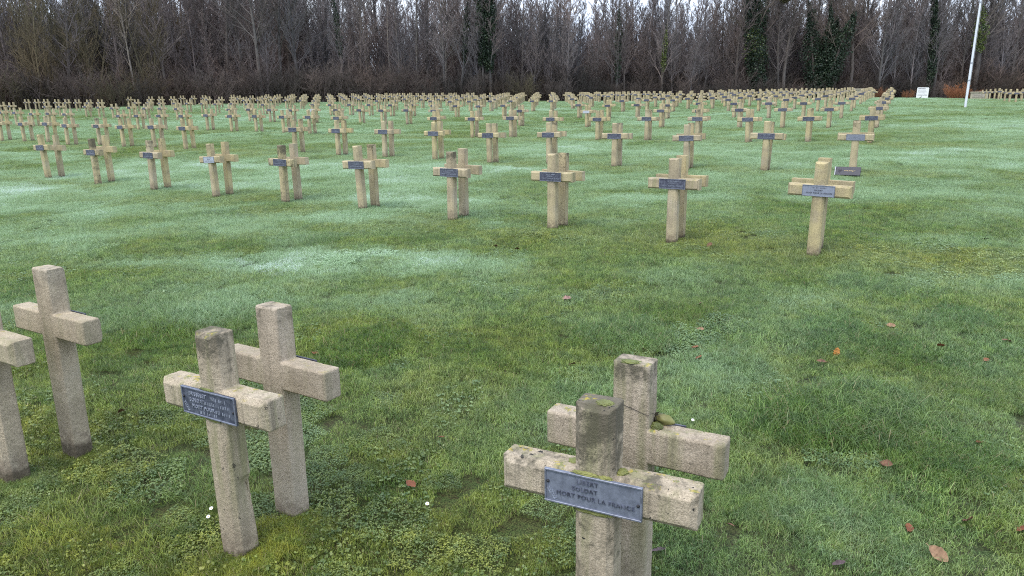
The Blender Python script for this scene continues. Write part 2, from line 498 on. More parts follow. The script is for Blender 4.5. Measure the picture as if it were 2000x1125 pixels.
xw = np.arange(-130, 131, 2.0)
Xw, Vw = np.meshgrid(xw, np.linspace(0, 1, 24))
xw_, yw_ = Xw.ravel(), (edge_y(Xw)-1.2+Vw*60).ravel()
nx = len(xw)
i = np.arange((nx-1)*23); r, c = i//(nx-1), i % (nx-1)
wf = mesh_np('woodland_floor', np.c_[xw_, yw_, gz(xw_, yw_)+.05], [np.c_[r*nx+c, r*nx+c+1, (r+1)*nx+c+1, (r+1)*nx+c]], LITTER, True)
tag(link('woodland_floor', wf), kind='structure')

# ------------------------------------------------------------------ crosses
H, ZA, AW, AH, PW_, DP = .88, .62, .562, .112, .110, .092
def cross_bm(h=H, za=ZA, aw=AW, ah=AH, w_=PW_, d=DP, cham=.017):
    bm = bmesh.new()
    a, b = w_/2, aw/2
    z0, z1, z2 = -.25, za-ah/2, za+ah/2
    pts = [(-a, z0), (a, z0), (a, z1), (b, z1), (b, z2), (a, z2), (a, h), (-a, h), (-a, z2), (-b, z2), (-b, z1), (-a, z1)]
    vs = [bm.verts.new((x, -d/2, z)) for x, z in pts]
    f = bm.faces.new(vs)
    r = bmesh.ops.extrude_face_region(bm, geom=[f])
    for v in r['geom']:
        if isinstance(v, bmesh.types.BMVert): v.co.y = d/2
    bmesh.ops.recalc_face_normals(bm, faces=bm.faces)
    fe = [e for e in bm.edges if all(abs(v.co.y+d/2) < 1e-6 for v in e.verts)]
    bmesh.ops.bevel(bm, geom=fe, offset=cham, segments=1, affect='EDGES')
    be = [e for e in bm.edges if all(abs(v.co.y-d/2) < 1e-6 for v in e.verts)]
    bmesh.ops.bevel(bm, geom=be, offset=.005, segments=2, affect='EDGES')
    return bm
def split_cross(bm, w_=PW_):
    """post, left arm, right arm as three meshes, cut where the arms meet the post"""
    e = 1e-5
    for s in (-1, 1):
        bmesh.ops.bisect_plane(bm, geom=bm.verts[:]+bm.edges[:]+bm.faces[:], plane_co=(s*(w_/2-.0005), 0, 0), plane_no=(1, 0, 0))
    out = []
    for sel in (lambda x: abs(x) <= w_/2-.0005+e, lambda x: x < 0 and abs(x) > w_/2-.0005, lambda x: x > w_/2-.0005):
        b2 = bm.copy()
        kill = [f for f in b2.faces if not sel(f.calc_center_median().x)]
        bmesh.ops.delete(b2, geom=kill, context='FACES')
        out.append(b2)
    bm.free()
    return out
std = split_cross(cross_bm())
ME_POST = bm_mesh('post', std[0], CONC)
ME_ARMS = [bm_mesh('arm', std[1], CONC), bm_mesh('arm', std[2], CONC)]

def plaque_bm(pw=.288, ph=.102):
    bm = bmesh.new()
    y0 = -DP/2-.001
    box(bm, 0, y0-.003, ZA, pw, .006, ph)
    bm.faces.ensure_lookup_table()
    f = min(bm.faces, key=lambda f: f.calc_center_median().y)
    bmesh.ops.inset_region(bm, faces=[f], thickness=.006, depth=0)
    bmesh.ops.recalc_face_normals(bm, faces=bm.faces)
    return bm
ME_PLAQ = bm_mesh('plaque', plaque_bm(), ZINC)
RIMM = m_simple('lighter_zinc_rim', (.20, .22, .28), .45, .4, .3, 50, .5)  # one zinc tone for every rim, paler than the dark plaques
def rim_bm(pw=.288, ph=.102, t=.0055):
    bm = bmesh.new()
    y = -DP/2-.0085
    for s in (-1, 1):
        box(bm, 0, y, ZA+s*(ph/2-t/2), pw, .005, t, .001)
        box(bm, s*(pw/2-t/2), y+.0003, ZA, t-.0006, .0044, ph-2*t-.0004, .001)
    return bm
ME_RIM = bm_mesh('rim', rim_bm(), RIMM)
def text_mesh(name, lines, material, ex=.0022):
    """raised lettering: (text, x centre, z, size) each"""
    bm = bmesh.new()
    for t, x, z, s in lines:
        cu = bpy.data.curves.new('t', 'FONT')
        cu.body = t; cu.size = s; cu.align_x = 'CENTER'; cu.align_y = 'CENTER'; cu.extrude = ex; cu.resolution_u = 2
        cu.space_character = 1.12
        o = bpy.data.objects.new('t', cu)
        COL.objects.link(o)
        dg = bpy.context.evaluated_depsgraph_get()
        me = bpy.data.meshes.new_from_object(o.evaluated_get(dg))
        me.transform(Matrix.Translation((x, -DP/2-.0075, z)) @ Matrix.Rotation(math.pi/2, 4, 'X'))
        bm.from_mesh(me)
        bpy.data.objects.remove(o); bpy.data.curves.remove(cu); bpy.data.meshes.remove(me)
    return bm_mesh(name, bm, material)
LETT = m_simple('pale_worn_metal_letters', (.30, .33, .40), .5, .3, .3, 60)
LETTA = m_simple('relief_shaded_letters', (.105, .115, .155), .5, .3, .5, 60)  # darker letters: the shade of their relief is put into the colour
LETTD = m_simple('dark_worn_metal_letters', (.10, .10, .125), .55, .3, .2, 60)
def scuff(bm_me, n_, x0, x1, z, hgt):
    """worn-away letters: short raised strokes nobody can read any more"""
    bm = bmesh.new(); bm.from_mesh(bm_me)
    x = x0
    while x < x1:
        wd = random.uniform(.004, .009)
        if random.random() < .8: box(bm, x, -DP/2-.0078, z+random.uniform(-.001, .001), wd*.6, .0014, hgt*random.uniform(.5, 1))
        x += wd+.002
    bm.to_mesh(bm_me); bm.free()
ME_LET = text_mesh('lettering', [('SOLDAT', 0, ZA+.004, .019), ('MORT POUR LA FRANCE', .008, ZA-.02, .019)], LETT)
scuff(ME_LET, 8, -.05, .07, ZA+.028, .014)
ME_LETD = ME_LET.copy(); ME_LETD.materials.clear(); ME_LETD.materials.append(LETTD)
ME_LET_A = text_mesh('lettering', [('LIBERT', -.014, ZA+.029, .0195), ('SOLDAT', -.022, ZA+.006, .0185), ('MORT POUR LA FRANCE', .008, ZA-.0175, .0188)], LETTA)
ME_LET_B = text_mesh('lettering', [('BRISSELET', -.055, ZA+.028, .020), ('SOLDAT', -.06, ZA+.005, .020), ('MORT POUR', -.03, ZA-.018, .020)], LETT)
scuff(ME_LET_B, 8, .02, .11, ZA+.026, .015); scuff(ME_LET_B, 8, -.02, .12, ZA+.004, .015); scuff(ME_LET_B, 8, .04, .12, ZA-.02, .015); scuff(ME_LET_B, 8, -.05, .06, ZA-.036, .012)
def rivet_mesh(x, z):
    bm = bmesh.new()
    bmesh.ops.create_uvsphere(bm, u_segments=10, v_segments=6, radius=.0048, matrix=Matrix.Translation((x, -DP/2-.008, z)))
    return bm_mesh('rivet', bm, RIV, True)
RIV = m_simple('dark_rivet_metal', (.05, .05, .055), .5, .5)
def emblem_mesh():
    """small raised palm sprig in the lower left corner of a plaque"""
    bm = bmesh.new()
    for k in range(6):
        t = k/5
        x, z = -.131+.020*t, ZA-.010-.026*t
        for s in (-1, 1):
            r = bmesh.ops.create_cube(bm, size=1)
            M = Matrix.Translation((x+s*.003, -DP/2-.0078, z+s*.0025)) @ Matrix.Rotation(.8+s*.7, 4, 'Y') @ Matrix.Diagonal((.0075, .0018, .0022, 1))
            bmesh.ops.transform(bm, matrix=M, verts=r['verts'])
    return bm_mesh('palm_emblem', bm, LETT)
ME_RIV = [rivet_mesh(-.133, ZA+.012), rivet_mesh(.133, ZA-.004)]
ME_EMB = emblem_mesh()

PLQ_DARK = [(.05, .052, .082, 1), (.06, .062, .096, 1), (.042, .045, .07, 1), (.075, .078, .11, 1)]
def make_cross(x, y, yaw, back, label, tone, scale=1.0, tilt=(0, 0), plaque=None, lettering=None, near=None, z=None):
    """back-to-back pairs: a back cross is turned round, so its plaque faces away"""
    root = bpy.data.objects.new('grave_cross', None)
    COL.objects.link(root)
    root.empty_display_size = .2
    root.location = (x, y, gz1(x, y) if z is None else z)
    root.rotation_euler = (tilt[0], tilt[1], yaw+(math.pi if back else 0))
    root.scale = (scale,)*3
    tag(root, label, 'grave cross', 'paired concrete grave crosses')
    parts = near or (ME_POST, ME_ARMS[0], ME_ARMS[1])
    for nme, me in zip(('post', 'arm', 'arm'), parts):
        o = link(nme, me, root); o.color = tone
    pl = link('plaque', ME_PLAQ, root)
    pl.color = plaque or random.choice(PLQ_DARK)
    if lettering: link('lettering', lettering, pl); link('rim', ME_RIM, pl)
    return root, pl

def near_cross(seed, chip=None, wear=1.0, aw=AW, w_=PW_):
    """finely meshed cross with a grainy, knocked-about surface"""
    bm = cross_bm(cham=.017, aw=aw, w_=w_)
    me = bm_mesh('tmp', bm)
    o = link('tmp', me)
    md = o.modifiers.new('r', 'REMESH'); md.mode = 'VOXEL'; md.voxel_size = .0038; md.use_smooth_shade = True
    dg = bpy.context.evaluated_depsgraph_get()
    m2 = bpy.data.meshes.new_from_object(o.evaluated_get(dg))
    bpy.data.objects.remove(o)
    nv = len(m2.vertices)
    co = np.empty(nv*3, np.float32); m2.vertices.foreach_get('co', co); co = co.reshape(-1, 3)
    no = np.empty(nv*3, np.float32); m2.vertices.foreach_get('normal', no); no = no.reshape(-1, 3)
    # distance from flat: edges have slanted normals
    edge = 1-np.max(np.abs(no), axis=1)
    out = co.copy()
    for k in range(nv):
        v = Vector(co[k])
        a = mnoise.noise(v*9+Vector((seed*3.1, 0, 0)))
        b = mnoise.noise(v*42+Vector((0, seed*7.7, 0)))
        c_ = mnoise.noise(v*160)
        dd = .0011*a+.0008*b+.0009*c_-wear*edge[k]*(.006+.010*max(0, b+.35*a))
        if chip:
            dd += chip(co[k], a, b)
        out[k] += no[k]*dd
    m2.vertices.foreach_set('co', out.ravel()); m2.update()
    bm = bmesh.new(); bm.from_mesh(m2); bpy.data.meshes.remove(m2)
    ps = split_cross(bm, w_)
    r_ = []
    for nme, b in zip(('post', 'arm', 'arm'), ps): r_.append(bm_mesh(nme, b, CONC, True))
    return r_
def chip_b(c, a, b):                           # broken lower edge of the middle cross
    x, y, z = c
    if .10 < z < .34 and x > .03 and y > -.02:
        e = max(0, min(1, (x-.035)/.025))*max(0, min(1, (y+.02)/.05))
        t = (.31-z)/.2
        prof = max(0, min(1, (.33-z)/.03))*max(0, 1-max(0, t-.1)*1.05)
        return -.022*e*prof*(1+.5*b)
    return 0
ORD = ['first', 'second', 'third', 'fourth', 'fifth', 'sixth', 'seventh', 'eighth', 'ninth', 'tenth', 'eleventh', 'twelfth', 'thirteenth', 'fourteenth', 'fifteenth', 'sixteenth', 'seventeenth', 'eighteenth', 'nineteenth', 'twentieth']
ZG = EYE
NA, NB, NC = near_cross(1, wear=.75, aw=.578, w_=.118), near_cross(2, chip_b, wear=.5, w_=.112), near_cross(3, wear=.3, w_=.114)
A1, pA = make_cross(.241, 1.823, -.465, 0, 'black-stained lichened concrete cross nearest the camera, grey LIBERT plaque on its arms', (.15, .85, .8, 1), .985, (0, -.008), (.17, .19, .25, 1), ME_LET_A, NA, z=-1.632+ZG)
A2, _ = make_cross(.377, 2.032, -.51, 1, 'pinkish concrete cross with yellow lichen cap standing right behind the LIBERT cross', (.02, .28, .75, 1), 1.0, (0, .008), None, None, NC, z=-1.60+ZG)
B1, pB = make_cross(-1.034, 2.392, -.541, 0, 'grey-green concrete cross with chipped lower edge and dark blue plaque, left foreground', (.18, .42, .85, 1), 1.0, (0, -.020), (.06, .07, .105, 1), ME_LET_B, NB, z=-1.607+ZG)
B2, _ = make_cross(-.908, 2.648, -.555, 1, 'pinkish blank-backed cross with dark spot on top, behind the chipped cross', (.05, .22, .3, 1), 1.03, (0, 0), None, None, NC, z=-1.608+ZG)
C2, _ = make_cross(-2.080, 3.147, -.522, 1, 'smooth pale cross seen from its blank back at the left edge of the lawn', (.22, .15, .35, 1), 1.0, (0, -.01), None, None, NC, z=-1.527+ZG)
C1, _ = make_cross(-2.245, 2.93, -.54, 0, 'concrete cross cut off by the left picture edge, only one arm and post showing', (.22, .2, .5, 1), 1.0, (0, 0), None, ME_LETD, NA, z=-1.55+ZG)
for pl_ in (pA, pB):
    for mr in ME_RIV: link('rivet', mr, pl_)
    link('palm_emblem', ME_EMB, pl_)

MOSS = m_leafy('moss_cushion', (.07, .085, .022), (.17, .19, .05), (.24, .24, .07))
def cushion(root, x, y, z, rx, ry, rz, seed):
    bm = bmesh.new()
    bmesh.ops.create_icosphere(bm, subdivisions=5, radius=1)
    for v in bm.verts:
        q = v.co.copy()
        k = 1+.30*mnoise.noise(q*2.1+Vector((seed, 0, 0)))+.22*mnoise.noise(q*6+Vector((0, seed, 0)))+.10*mnoise.noise(q*17)
        v.co = Vector((x+q.x*rx*k, y+q.y*ry*k, z+q.z*rz*k))
    link('moss_cushion', bm_mesh('moss_cushion', bm, MOSS, True), root)
zt = ZA+AH/2
cushion(A2, -.070, .012, zt+.003, .020, .017, .013, 1)        # by the rosebud
cushion(A2, -.066, -.022, zt-.004, .011, .030, .017, 2)
cushion(A1, .068, .0, zt, .017, .020, .008, 3); cushion(A1, -.075, .01, zt-.001, .018, .018, .006, 4)
cushion(A1, -.02, -.047, zt-.003, .040, .006, .008, 5); cushion(A1, .035, -.046, zt-.004, .022, .006, .007, 6)
cushion(A1, .0, -.046, ZA-AH/2-.004, .050, .006, .007, 7)
cushion(A2, .01, .03, H-.002, .034, .016, .005, 8); cushion(A1, .02, -.01, H-.001, .026, .020, .005, 9)
cushion(B1, -.01, -.046, zt-.003, .036, .005, .006, 10); cushion(B1, .01, -.046, ZA-AH/2-.003, .036, .005, .006, 11)
def tone():
    return (min(1, max(0, random.gauss(.76, .18))), max(0, random.gauss(.10, .16)), max(0, random.gauss(.4, .22)), 1)
placed = []                                    # every further cross: (distance, row, column, back, x, y, yaw)
def put(r, i, p, yaw, sep=.276, dirn=None):
    dirn = yaw if dirn is None else dirn
    for back in (0, 1):
        q = np.array(p)+(np.array([-math.sin(dirn), math.cos(dirn)])*sep if back else 0)
        placed.append((math.hypot(*q), r, i, back, q[0], q[1], yaw))
for i, p in enumerate(ROW1): put(1, i, p, np.interp(i, [0, 1, 9], [-.68, -.62, -.55]), .276, np.interp(i, [0, 1, 2, 9], [-.475, -.51, -.523, -.525]))
for i, p in enumerate(ROW2):
    if p: put(2, i, p, -.545, .276, np.interp(i, [0, 2, 4], [-.475, -.50, -.525]))
for r in [3, 4, 5, 6]+[6+.5*k for k in range(1, 14)]:        # the far rows stand closer together
    for i in range(-14, 60):
        if i in (10, 11, 22, 23, 34, 35, 46, 47): continue
        if i < 0 and (i > -5 or r < 9): continue
        p = lattice(r, i)
        p = p+np.array([random.gauss(0, .03), random.gauss(0, .04)])
        if p[1] > edge_y(p[0])-4.5 or p[1] > 72: continue
        px = 1000+1400*p[0]/(p[1]*.97)
        if px < -60 or px > 2060: continue
        if random.random() < .015: continue
        put(r if r <= 6 else int(round(6+2*(r-6))), i, p, YAW-.02+random.gauss(0, .012))
placed.sort()
def cross_label(r, i, back):
    side = 'rear' if back else 'front'
    if i < 0: return f'{side} cross of the {ORD[-i-1]} pair out beyond the flagpole, row {ORD[min(r, 19)]}'
    blk, j = i//12, i % 12
    where = ['right-hand block', 'block left of first aisle', 'block left of second aisle', 'far left block', 'leftmost block'][min(blk, 4)]
    return f'tan {side} cross of {ORD[j]} pair from right, row {ORD[min(r, 19)]}, {where}'
REST = []
SPECIAL = {(1, 6, 0): ((.44, .47, .53, 1), 'tan front cross with bright silver plaque, seventh pair from the right, second row'),
           (4, 7, 0): ((.50, .52, .58, 1), 'tan front cross with whitish plaque in the fifth row, right of centre'),
           (1, 0, 0): ((.26, .285, .36, 1), 'tan front cross with pale grey plaque ending the second row on the right'),
           (2, 0, 0): ((.20, .215, .27, 1), None)}
c4 = [q for q in placed if q[1] == 4 and not q[3]]
w4 = min(c4, key=lambda q: abs(1000+1400*q[4]/(q[5]*.97)-616))
SPECIAL[(4, w4[2], 0)] = ((.50, .52, .58, 1), 'tan front cross with whitish plaque in the fifth row, left of centre')
STAIN = {(1, 8, 0): .95, (1, 5, 0): .85, (1, 7, 0): .3, (1, 3, 0): .5, (1, 2, 1): .4, (1, 4, 1): .3}
for k, (dist, r, i, back, x, y, yaw) in enumerate(placed):
    if k >= 292:
        REST.append((r, i, back, x, y, yaw)); continue
    pq, lb = SPECIAL.get((r, i, back), (None, None))
    tn = tone()
    if (r, i, back) in STAIN: tn = (tn[0], STAIN[(r, i, back)], tn[2], 1)
    let = None
    if not back and r in (1, 2, 3): let = ME_LET
    if (r, i, back) == (1, 0, 0): let = ME_LETD
    make_cross(x, y, yaw+random.gauss(0, .012), back, lb or cross_label(r, i, back), tn, random.gauss(1.0, .010), (random.gauss(0, .012), random.gauss(0, .013)), pq, let)
# the remaining far crosses, past three hundred, as one object
vv, ff, n0 = [], [], 0
def flat(me):
    co = np.empty(len(me.vertices)*3, np.float32); me.vertices.foreach_get('co', co)
    return co.reshape(-1, 3), [tuple(p.vertices) for p in me.polygons]
cb = cross_bm(); cb_me = bm_mesh('c', cb); CV, CF = flat(cb_me)
PV, PF = flat(ME_PLAQ)
fv, ff, mi = [], [], []
nv = 0
bmr = bmesh.new()
for r, i, back, x, y, yaw in REST:
    M = Matrix.Translation((x, y, gz1(x, y))) @ Euler((random.gauss(0, .008), random.gauss(0, .01), yaw+(math.pi if back else 0))).to_matrix().to_4x4()
    for V_, F_, m_i in ((CV, CF, 0), (PV, PF, 1)):
        if m_i == 1 and back: continue
        vs = [bmr.verts.new(M @ Vector(v)) for v in V_]
        for f in F_:
            fc = bmr.faces.new([vs[q] for q in f]); fc.material_index = m_i
fc_me = bm_mesh('far_grave_crosses', bmr, CONC)
fc_me.materials.append(ZINC)
fo = link('far_grave_crosses', fc_me)
fo.color = (.78, .12, .12, 1)
tag(fo, 'mass of tiny far concrete crosses before the wood', 'grave crosses', None, 'stuff')
def m_farplaque():
    m, nt = mat('dark_far_plaque'); n = N(nt)
    n.out(n.bsdf((.10, .105, .14), .6, .2, .4)); return m
fc_me.materials[1] = m_farplaque()

# ------------------------------------------------------------------ grass: many small tufts of blades, scattered in view
def blades(nb, size, hm, hs, wd, lean, plant, seed, over=.02, curl=.6):
    g = np.random.default_rng(seed)
    x = g.uniform(-size/2-over, size/2+over, nb); y = g.uniform(-size/2-over, size/2+over, nb)
    h = np.clip(g.lognormal(math.log(hm), hs, nb), hm*.3, hm*2.6)
    a = g.uniform(0, 2*np.pi, nb); la = g.uniform(0, 2*np.pi, nb)
    le = np.abs(g.normal(lean, .28, nb))
    w2 = wd*g.uniform(.6, 1.25, nb)/2
    dx, dy = np.cos(la), np.sin(la)
    px, py = np.cos(a), np.sin(a)
    V, R, T = [], [], []
    # along the blade: 0, .5, 1 with growing lean
    def P(t):
        ang = le*(t+curl*t*t)
        q = t*h
        return x+dx*np.sin(ang)*q, y+dy*np.sin(ang)*q, np.cos(ang)*q
    x0, y0, z0 = P(0.); x1, y1, z1 = P(.55); x2, y2, z2 = P(1.)
    v = np.empty((nb, 5, 3))
    v[:, 0] = np.c_[x0-px*w2, y0-py*w2, z0-.008]; v[:, 1] = np.c_[x0+px*w2, y0+py*w2, z0-.008]
    v[:, 2] = np.c_[x1+px*w2*.85, y1+py*w2*.85, z1]; v[:, 3] = np.c_[x1-px*w2*.85, y1-py*w2*.85, z1]
    v[:, 4] = np.c_[x2, y2, z2]
    b = np.arange(nb)[:, None]*5
    q = b+np.array([[0, 1, 2, 3]]); t = b+np.array([[3, 2, 4]])
    rnd = np.repeat(g.uniform(0, 1, nb), 5); tip = np.tile([0, 0, .6, .6, 1.], nb)
    return v.reshape(-1, 3), q, t, rnd, tip, np.full(nb*5, plant)
def leaflets(nb, size, hm, rad, plant, seed, tri=3):
    """clover-like plants: three round leaflets on a stalk, lying nearly flat"""
    g = np.random.default_rng(seed)
    x = g.uniform(-size/2, size/2, nb); y = g.uniform(-size/2, size/2, nb); h = hm*g.uniform(.4, 1.4, nb)
    V, Q, rn = [], [], []
    ks = 6
    for k in range(tri):
        a = g.uniform(0, 6.28, nb)*0+np.arange(nb)*2.4+k*2*np.pi/tri
        rr = rad*g.uniform(.6, 1.3, nb)
        cx, cy = x+np.cos(a)*rr*1.05, y+np.sin(a)*rr*1.05
        tx, ty = g.normal(0, .35, nb), g.normal(0, .35, nb)
        for j in range(ks):
            b = 2*np.pi*j/ks
            ox, oy = np.cos(b)*rr, np.sin(b)*rr
            V.append(np.c_[cx+ox, cy+oy, h+ox*tx+oy*ty])
        rn.append(g.uniform(0, 1, nb))
    V = np.stack(V, 1).reshape(nb, tri, ks, 3)
    b = (np.arange(nb*tri)*ks)[:, None]
    f = b+np.arange(ks)[None, :]
    rnd = np.repeat(np.stack(rn, 1).ravel(), ks)
    return V.reshape(-1, 3), f, rnd, np.full(len(rnd), .75), np.full(len(rnd), plant)
SRC = bpy.data.collections.new('grass_tufts')
tile_names = []
def tile(name, specs):
    VV, Q, T, X6, R, TP, PL = [], [], [], [], [], [], []
    n = 0
    for kind, a in specs:
        if kind == 'b':
            v, q, t, r, tp, pl = blades(*a); Q.append(q+n); T.append(t+n)
        else:
            v, f, r, tp, pl = leaflets(*a); X6.append(f+n)
        VV.append(v); R.append(r); TP.append(tp); PL.append(pl); n += len(v)
    fs = [np.concatenate(z) for z in (Q, T, X6) if z]
    me = mesh_np(name, np.concatenate(VV), fs, GRASS, False, {'rnd': ('FLOAT', np.concatenate(R).astype(np.float32)), 'tip': ('FLOAT', np.concatenate(TP).astype(np.float32)), 'plant': ('FLOAT', np.concatenate(PL).astype(np.float32))})
    o = bpy.data.objects.new(name, me)
    SRC.objects.link(o)
    tile_names.append(name)
S = .30
for k in range(3): tile(f't0{k}_lawn', [('b', (1150, S, .031, .45, .0025, .95, 0., 100+k)), ('b', (260, S, .016, .3, .0030, .5, 0., 130+k))])                 # 0-2 ordinary lawn
for k in range(3): tile(f't1{k}_clover', [('b', (300, S, .026, .42, .0024, .95, 0., 200+k)), ('l', (820, S, .015, .0029, 1., 230+k)), ('b', (420, S, .011, .3, .0030, .6, 0., 260+k))])  # 3-5 clover
for k in range(2): tile(f't2{k}_moss', [('b', (2700, S, .016, .35, .0022, .8, 0., 300+k)), ('b', (130, S, .028, .35, .0028, .8, 0., 330+k)), ('l', (60, S, .014, .005, 1., 340+k))])      # 6-7 moss and thin grass
for k in range(2): tile(f't3{k}_lush', [('b', (1000, S, .056, .40, .0026, .85, 0., 400+k, .03, 1.1))])                                                      # 8-9 long grass
for k in range(2): tile(f't4{k}_far', [('b', (900, .62, .038, .3, .0070, .7, 0., 500+k)), ('b', (350, .62, .02, .3, .009, .6, 0., 530+k))])               # 10-11 for the distance
def scatter():
    X, Y, I, SC = [], [], [], []
    def cells(y0, y1, step):
        ys_ = np.arange(y0, y1, step)
        for y in ys_:
            hw = max(.9, y*.80+.6)
            xs_ = np.arange(-hw, hw, step)
            yield xs_+rng.uniform(-.3, .3, len(xs_))*step, np.full(len(xs_), y)+rng.uniform(-.3, .3, len(xs_))*step
    for xs_, ys_ in cells(.9, 12, .215):
        ds = dark_f(xs_, ys_); ms = moss_f(xs_, ys_)
        cl = np.clip((fbm(xs_*.8+3, ys_*.8, 71, 3)-.5)*1.5*np.interp(ys_, [3, 9], [1, .3])*np.interp(xs_, [.2, 1.2], [1, .25])+np.interp(xs_, [-1.5, .3, .9], [.85, .45, .0])*np.interp(ys_, [2.2, 4.6], [1, .0]), 0, .85)
        u = rng.uniform(0, 1, len(xs_)); u2 = rng.uniform(0, 1, len(xs_))
        idx = rng.integers(0, 3, len(xs_))
        idx = np.where(u < cl*.85, 3+rng.integers(0, 3, len(xs_)), idx)
        idx = np.where(u2 < ms*.75, 6+rng.integers(0, 2, len(xs_)), idx)
        idx = np.where((ds > .35) & (u2 < ds*.8), 8+rng.integers(0, 2, len(xs_)), idx)
        X.append(xs_); Y.append(ys_); I.append(idx); SC.append(rng.uniform(.62, 1.25, len(xs_))*np.interp(ys_, [2, 6], [.85, 1])*np.where(idx > 7, np.interp(ds, [.3, 1], [.6, 1.05]), 1))
    for xs_, ys_ in cells(12, 27, .27):
        ds = dark_f(xs_, ys_)
        idx = np.where(rng.uniform(0, 1, len(xs_)) < ds*.5, 8+rng.integers(0, 2, len(xs_)), rng.integers(0, 3, len(xs_)))
        X.append(xs_); Y.append(ys_); I.append(idx); SC.append(np.where(idx > 7, .7, 1)*rng.uniform(.9, 1.3, len(xs_)))
    for xs_, ys_ in cells(27, 79, .55):
        k = ys_ < edge_y(xs_)-.5
        X.append(xs_[k]); Y.append(ys_[k]); I.append(10+rng.integers(0, 2, k.sum())); SC.append(rng.uniform(.85, 1.2, k.sum()))
    # bigger dark tufts seen in the near lawn
    for px, py, rr, nn, sz in ((1620, 815, .15, 24, 1.65), (1690, 800, .15, 22, 1.65), (1560, 830, .12, 10, 1.2), (1760, 850, .16, 12, 1.15), (1850, 880, .2, 12, 1.15), (1225, 655, .16, 12, 1.4), (1180, 660, .12, 6, 1.1), (1330, 615, .2, 8, 1.1), (1440, 600, .2, 8, 1.0), (1640, 660, .2, 12, 1.25), (1720, 690, .2, 10, 1.1), (1420, 720, .2, 10, 1.1), (740, 660, .2, 10, 1.1), (690, 690, .16, 10, 1.2), (420, 610, .22, 12, 1.25), (900, 700, .25, 8, .95), (1700, 560, .3, 10, 1.1), (1550, 540, .3, 9, 1.0), (1050, 760, .2, 7, .9), (800, 600, .3, 9, .9), (1880, 620, .25, 10, 1.15), (1950, 760, .2, 9, 1.1), (1500, 960, .2, 9, 1.0), (1650, 1000, .2, 9, 1.0), (540, 1045, .045, 5, .75), (600, 1030, .03, 3, .55), (500, 1100, .04, 4, .5), (160, 890, .05, 4, .5), (440, 1095, .04, 4, .5), (478, 1100, .04, 5, .5), (455, 1102, .05, 5, .45), (560, 1028, .05, 5, .5), (585, 1035, .05, 5, .5), (140, 892, .05, 5, .5), (172, 888, .04, 4, .45), (40, 940, .05, 5, .5), (15, 940, .05, 4, .5), (60, 940, .05, 4, .5), (20, 580, .3, 10, 1.0), (260, 640, .3, 8, .9)):
        cx, cy, _ = on_ground(px, py)
        a = rng.uniform(0, 6.28, nn); q = rr*np.sqrt(rng.uniform(0, 1, nn))
        X.append(cx+np.cos(a)*q); Y.append(cy+np.sin(a)*q); I.append(8+rng.integers(0, 2, nn)); SC.append(sz*rng.uniform(.75, 1.1, nn)*(1-.35*(q/rr)))
    for p in ROW1+ROW2:                          # untrimmed grass and moss round the feet
        if not p: continue
        for dx in (0, .276):
            for _ in range(3):
                a = rng.uniform(0, 6.28)
                X.append(np.array([p[0]+EY[0]*dx+.10*math.cos(a)])); Y.append(np.array([p[1]+EY[1]*dx+.10*math.sin(a)])); I.append(np.array([8])); SC.append(np.array([rng.uniform(.4, .6)]))
    return map(np.concatenate, (X, Y, I, SC))
gx, gy, gi, gs = scatter()
gzv = gz(gx, gy)
e_ = .25
sx = (gz(gx+e_, gy)-gz(gx-e_, gy))/(2*e_); sy = (gz(gx, gy+e_)-gz(gx, gy-e_))/(2*e_)
# tilt with the slope, then turn about the upright axis
rot = np.zeros((len(gx), 3))
ang = rng.uniform(0, 2*np.pi, len(gx))
for k in range(len(gx)):
    nrm = Vector((-1.5*sx[k], -1.5*sy[k], 1)).normalized()     # blades are matted downhill
    q = nrm.to_track_quat('Z', 'Y').to_matrix() @ Matrix.Rotation(ang[k], 3, 'Z')
    rot[k] = q.to_euler()
gme = bpy.data.meshes.new('grass')
gme.vertices.add(len(gx)); gme.vertices.foreach_set('co', np.c_[gx, gy, gzv].astype(np.float32).ravel())
for an, typ, dat in (('rot', 'FLOAT_VECTOR', rot), ('size', 'FLOAT', gs), ('pick', 'INT', gi), ('dew', 'FLOAT', dew_sheen_f(gx, gy)), ('moss', 'FLOAT', moss_f(gx, gy)), ('dark', 'FLOAT', np.where(gi > 7, np.where(gi < 10, np.where(gs > .85, 1., .6), dark_f(gx, gy)), dark_f(gx, gy)*.7))):
    a = gme.attributes.new(an, typ, 'POINT')
    a.data.foreach_set('vector' if typ == 'FLOAT_VECTOR' else 'value', np.asarray(dat, np.int32 if typ == 'INT' else np.float32).ravel())
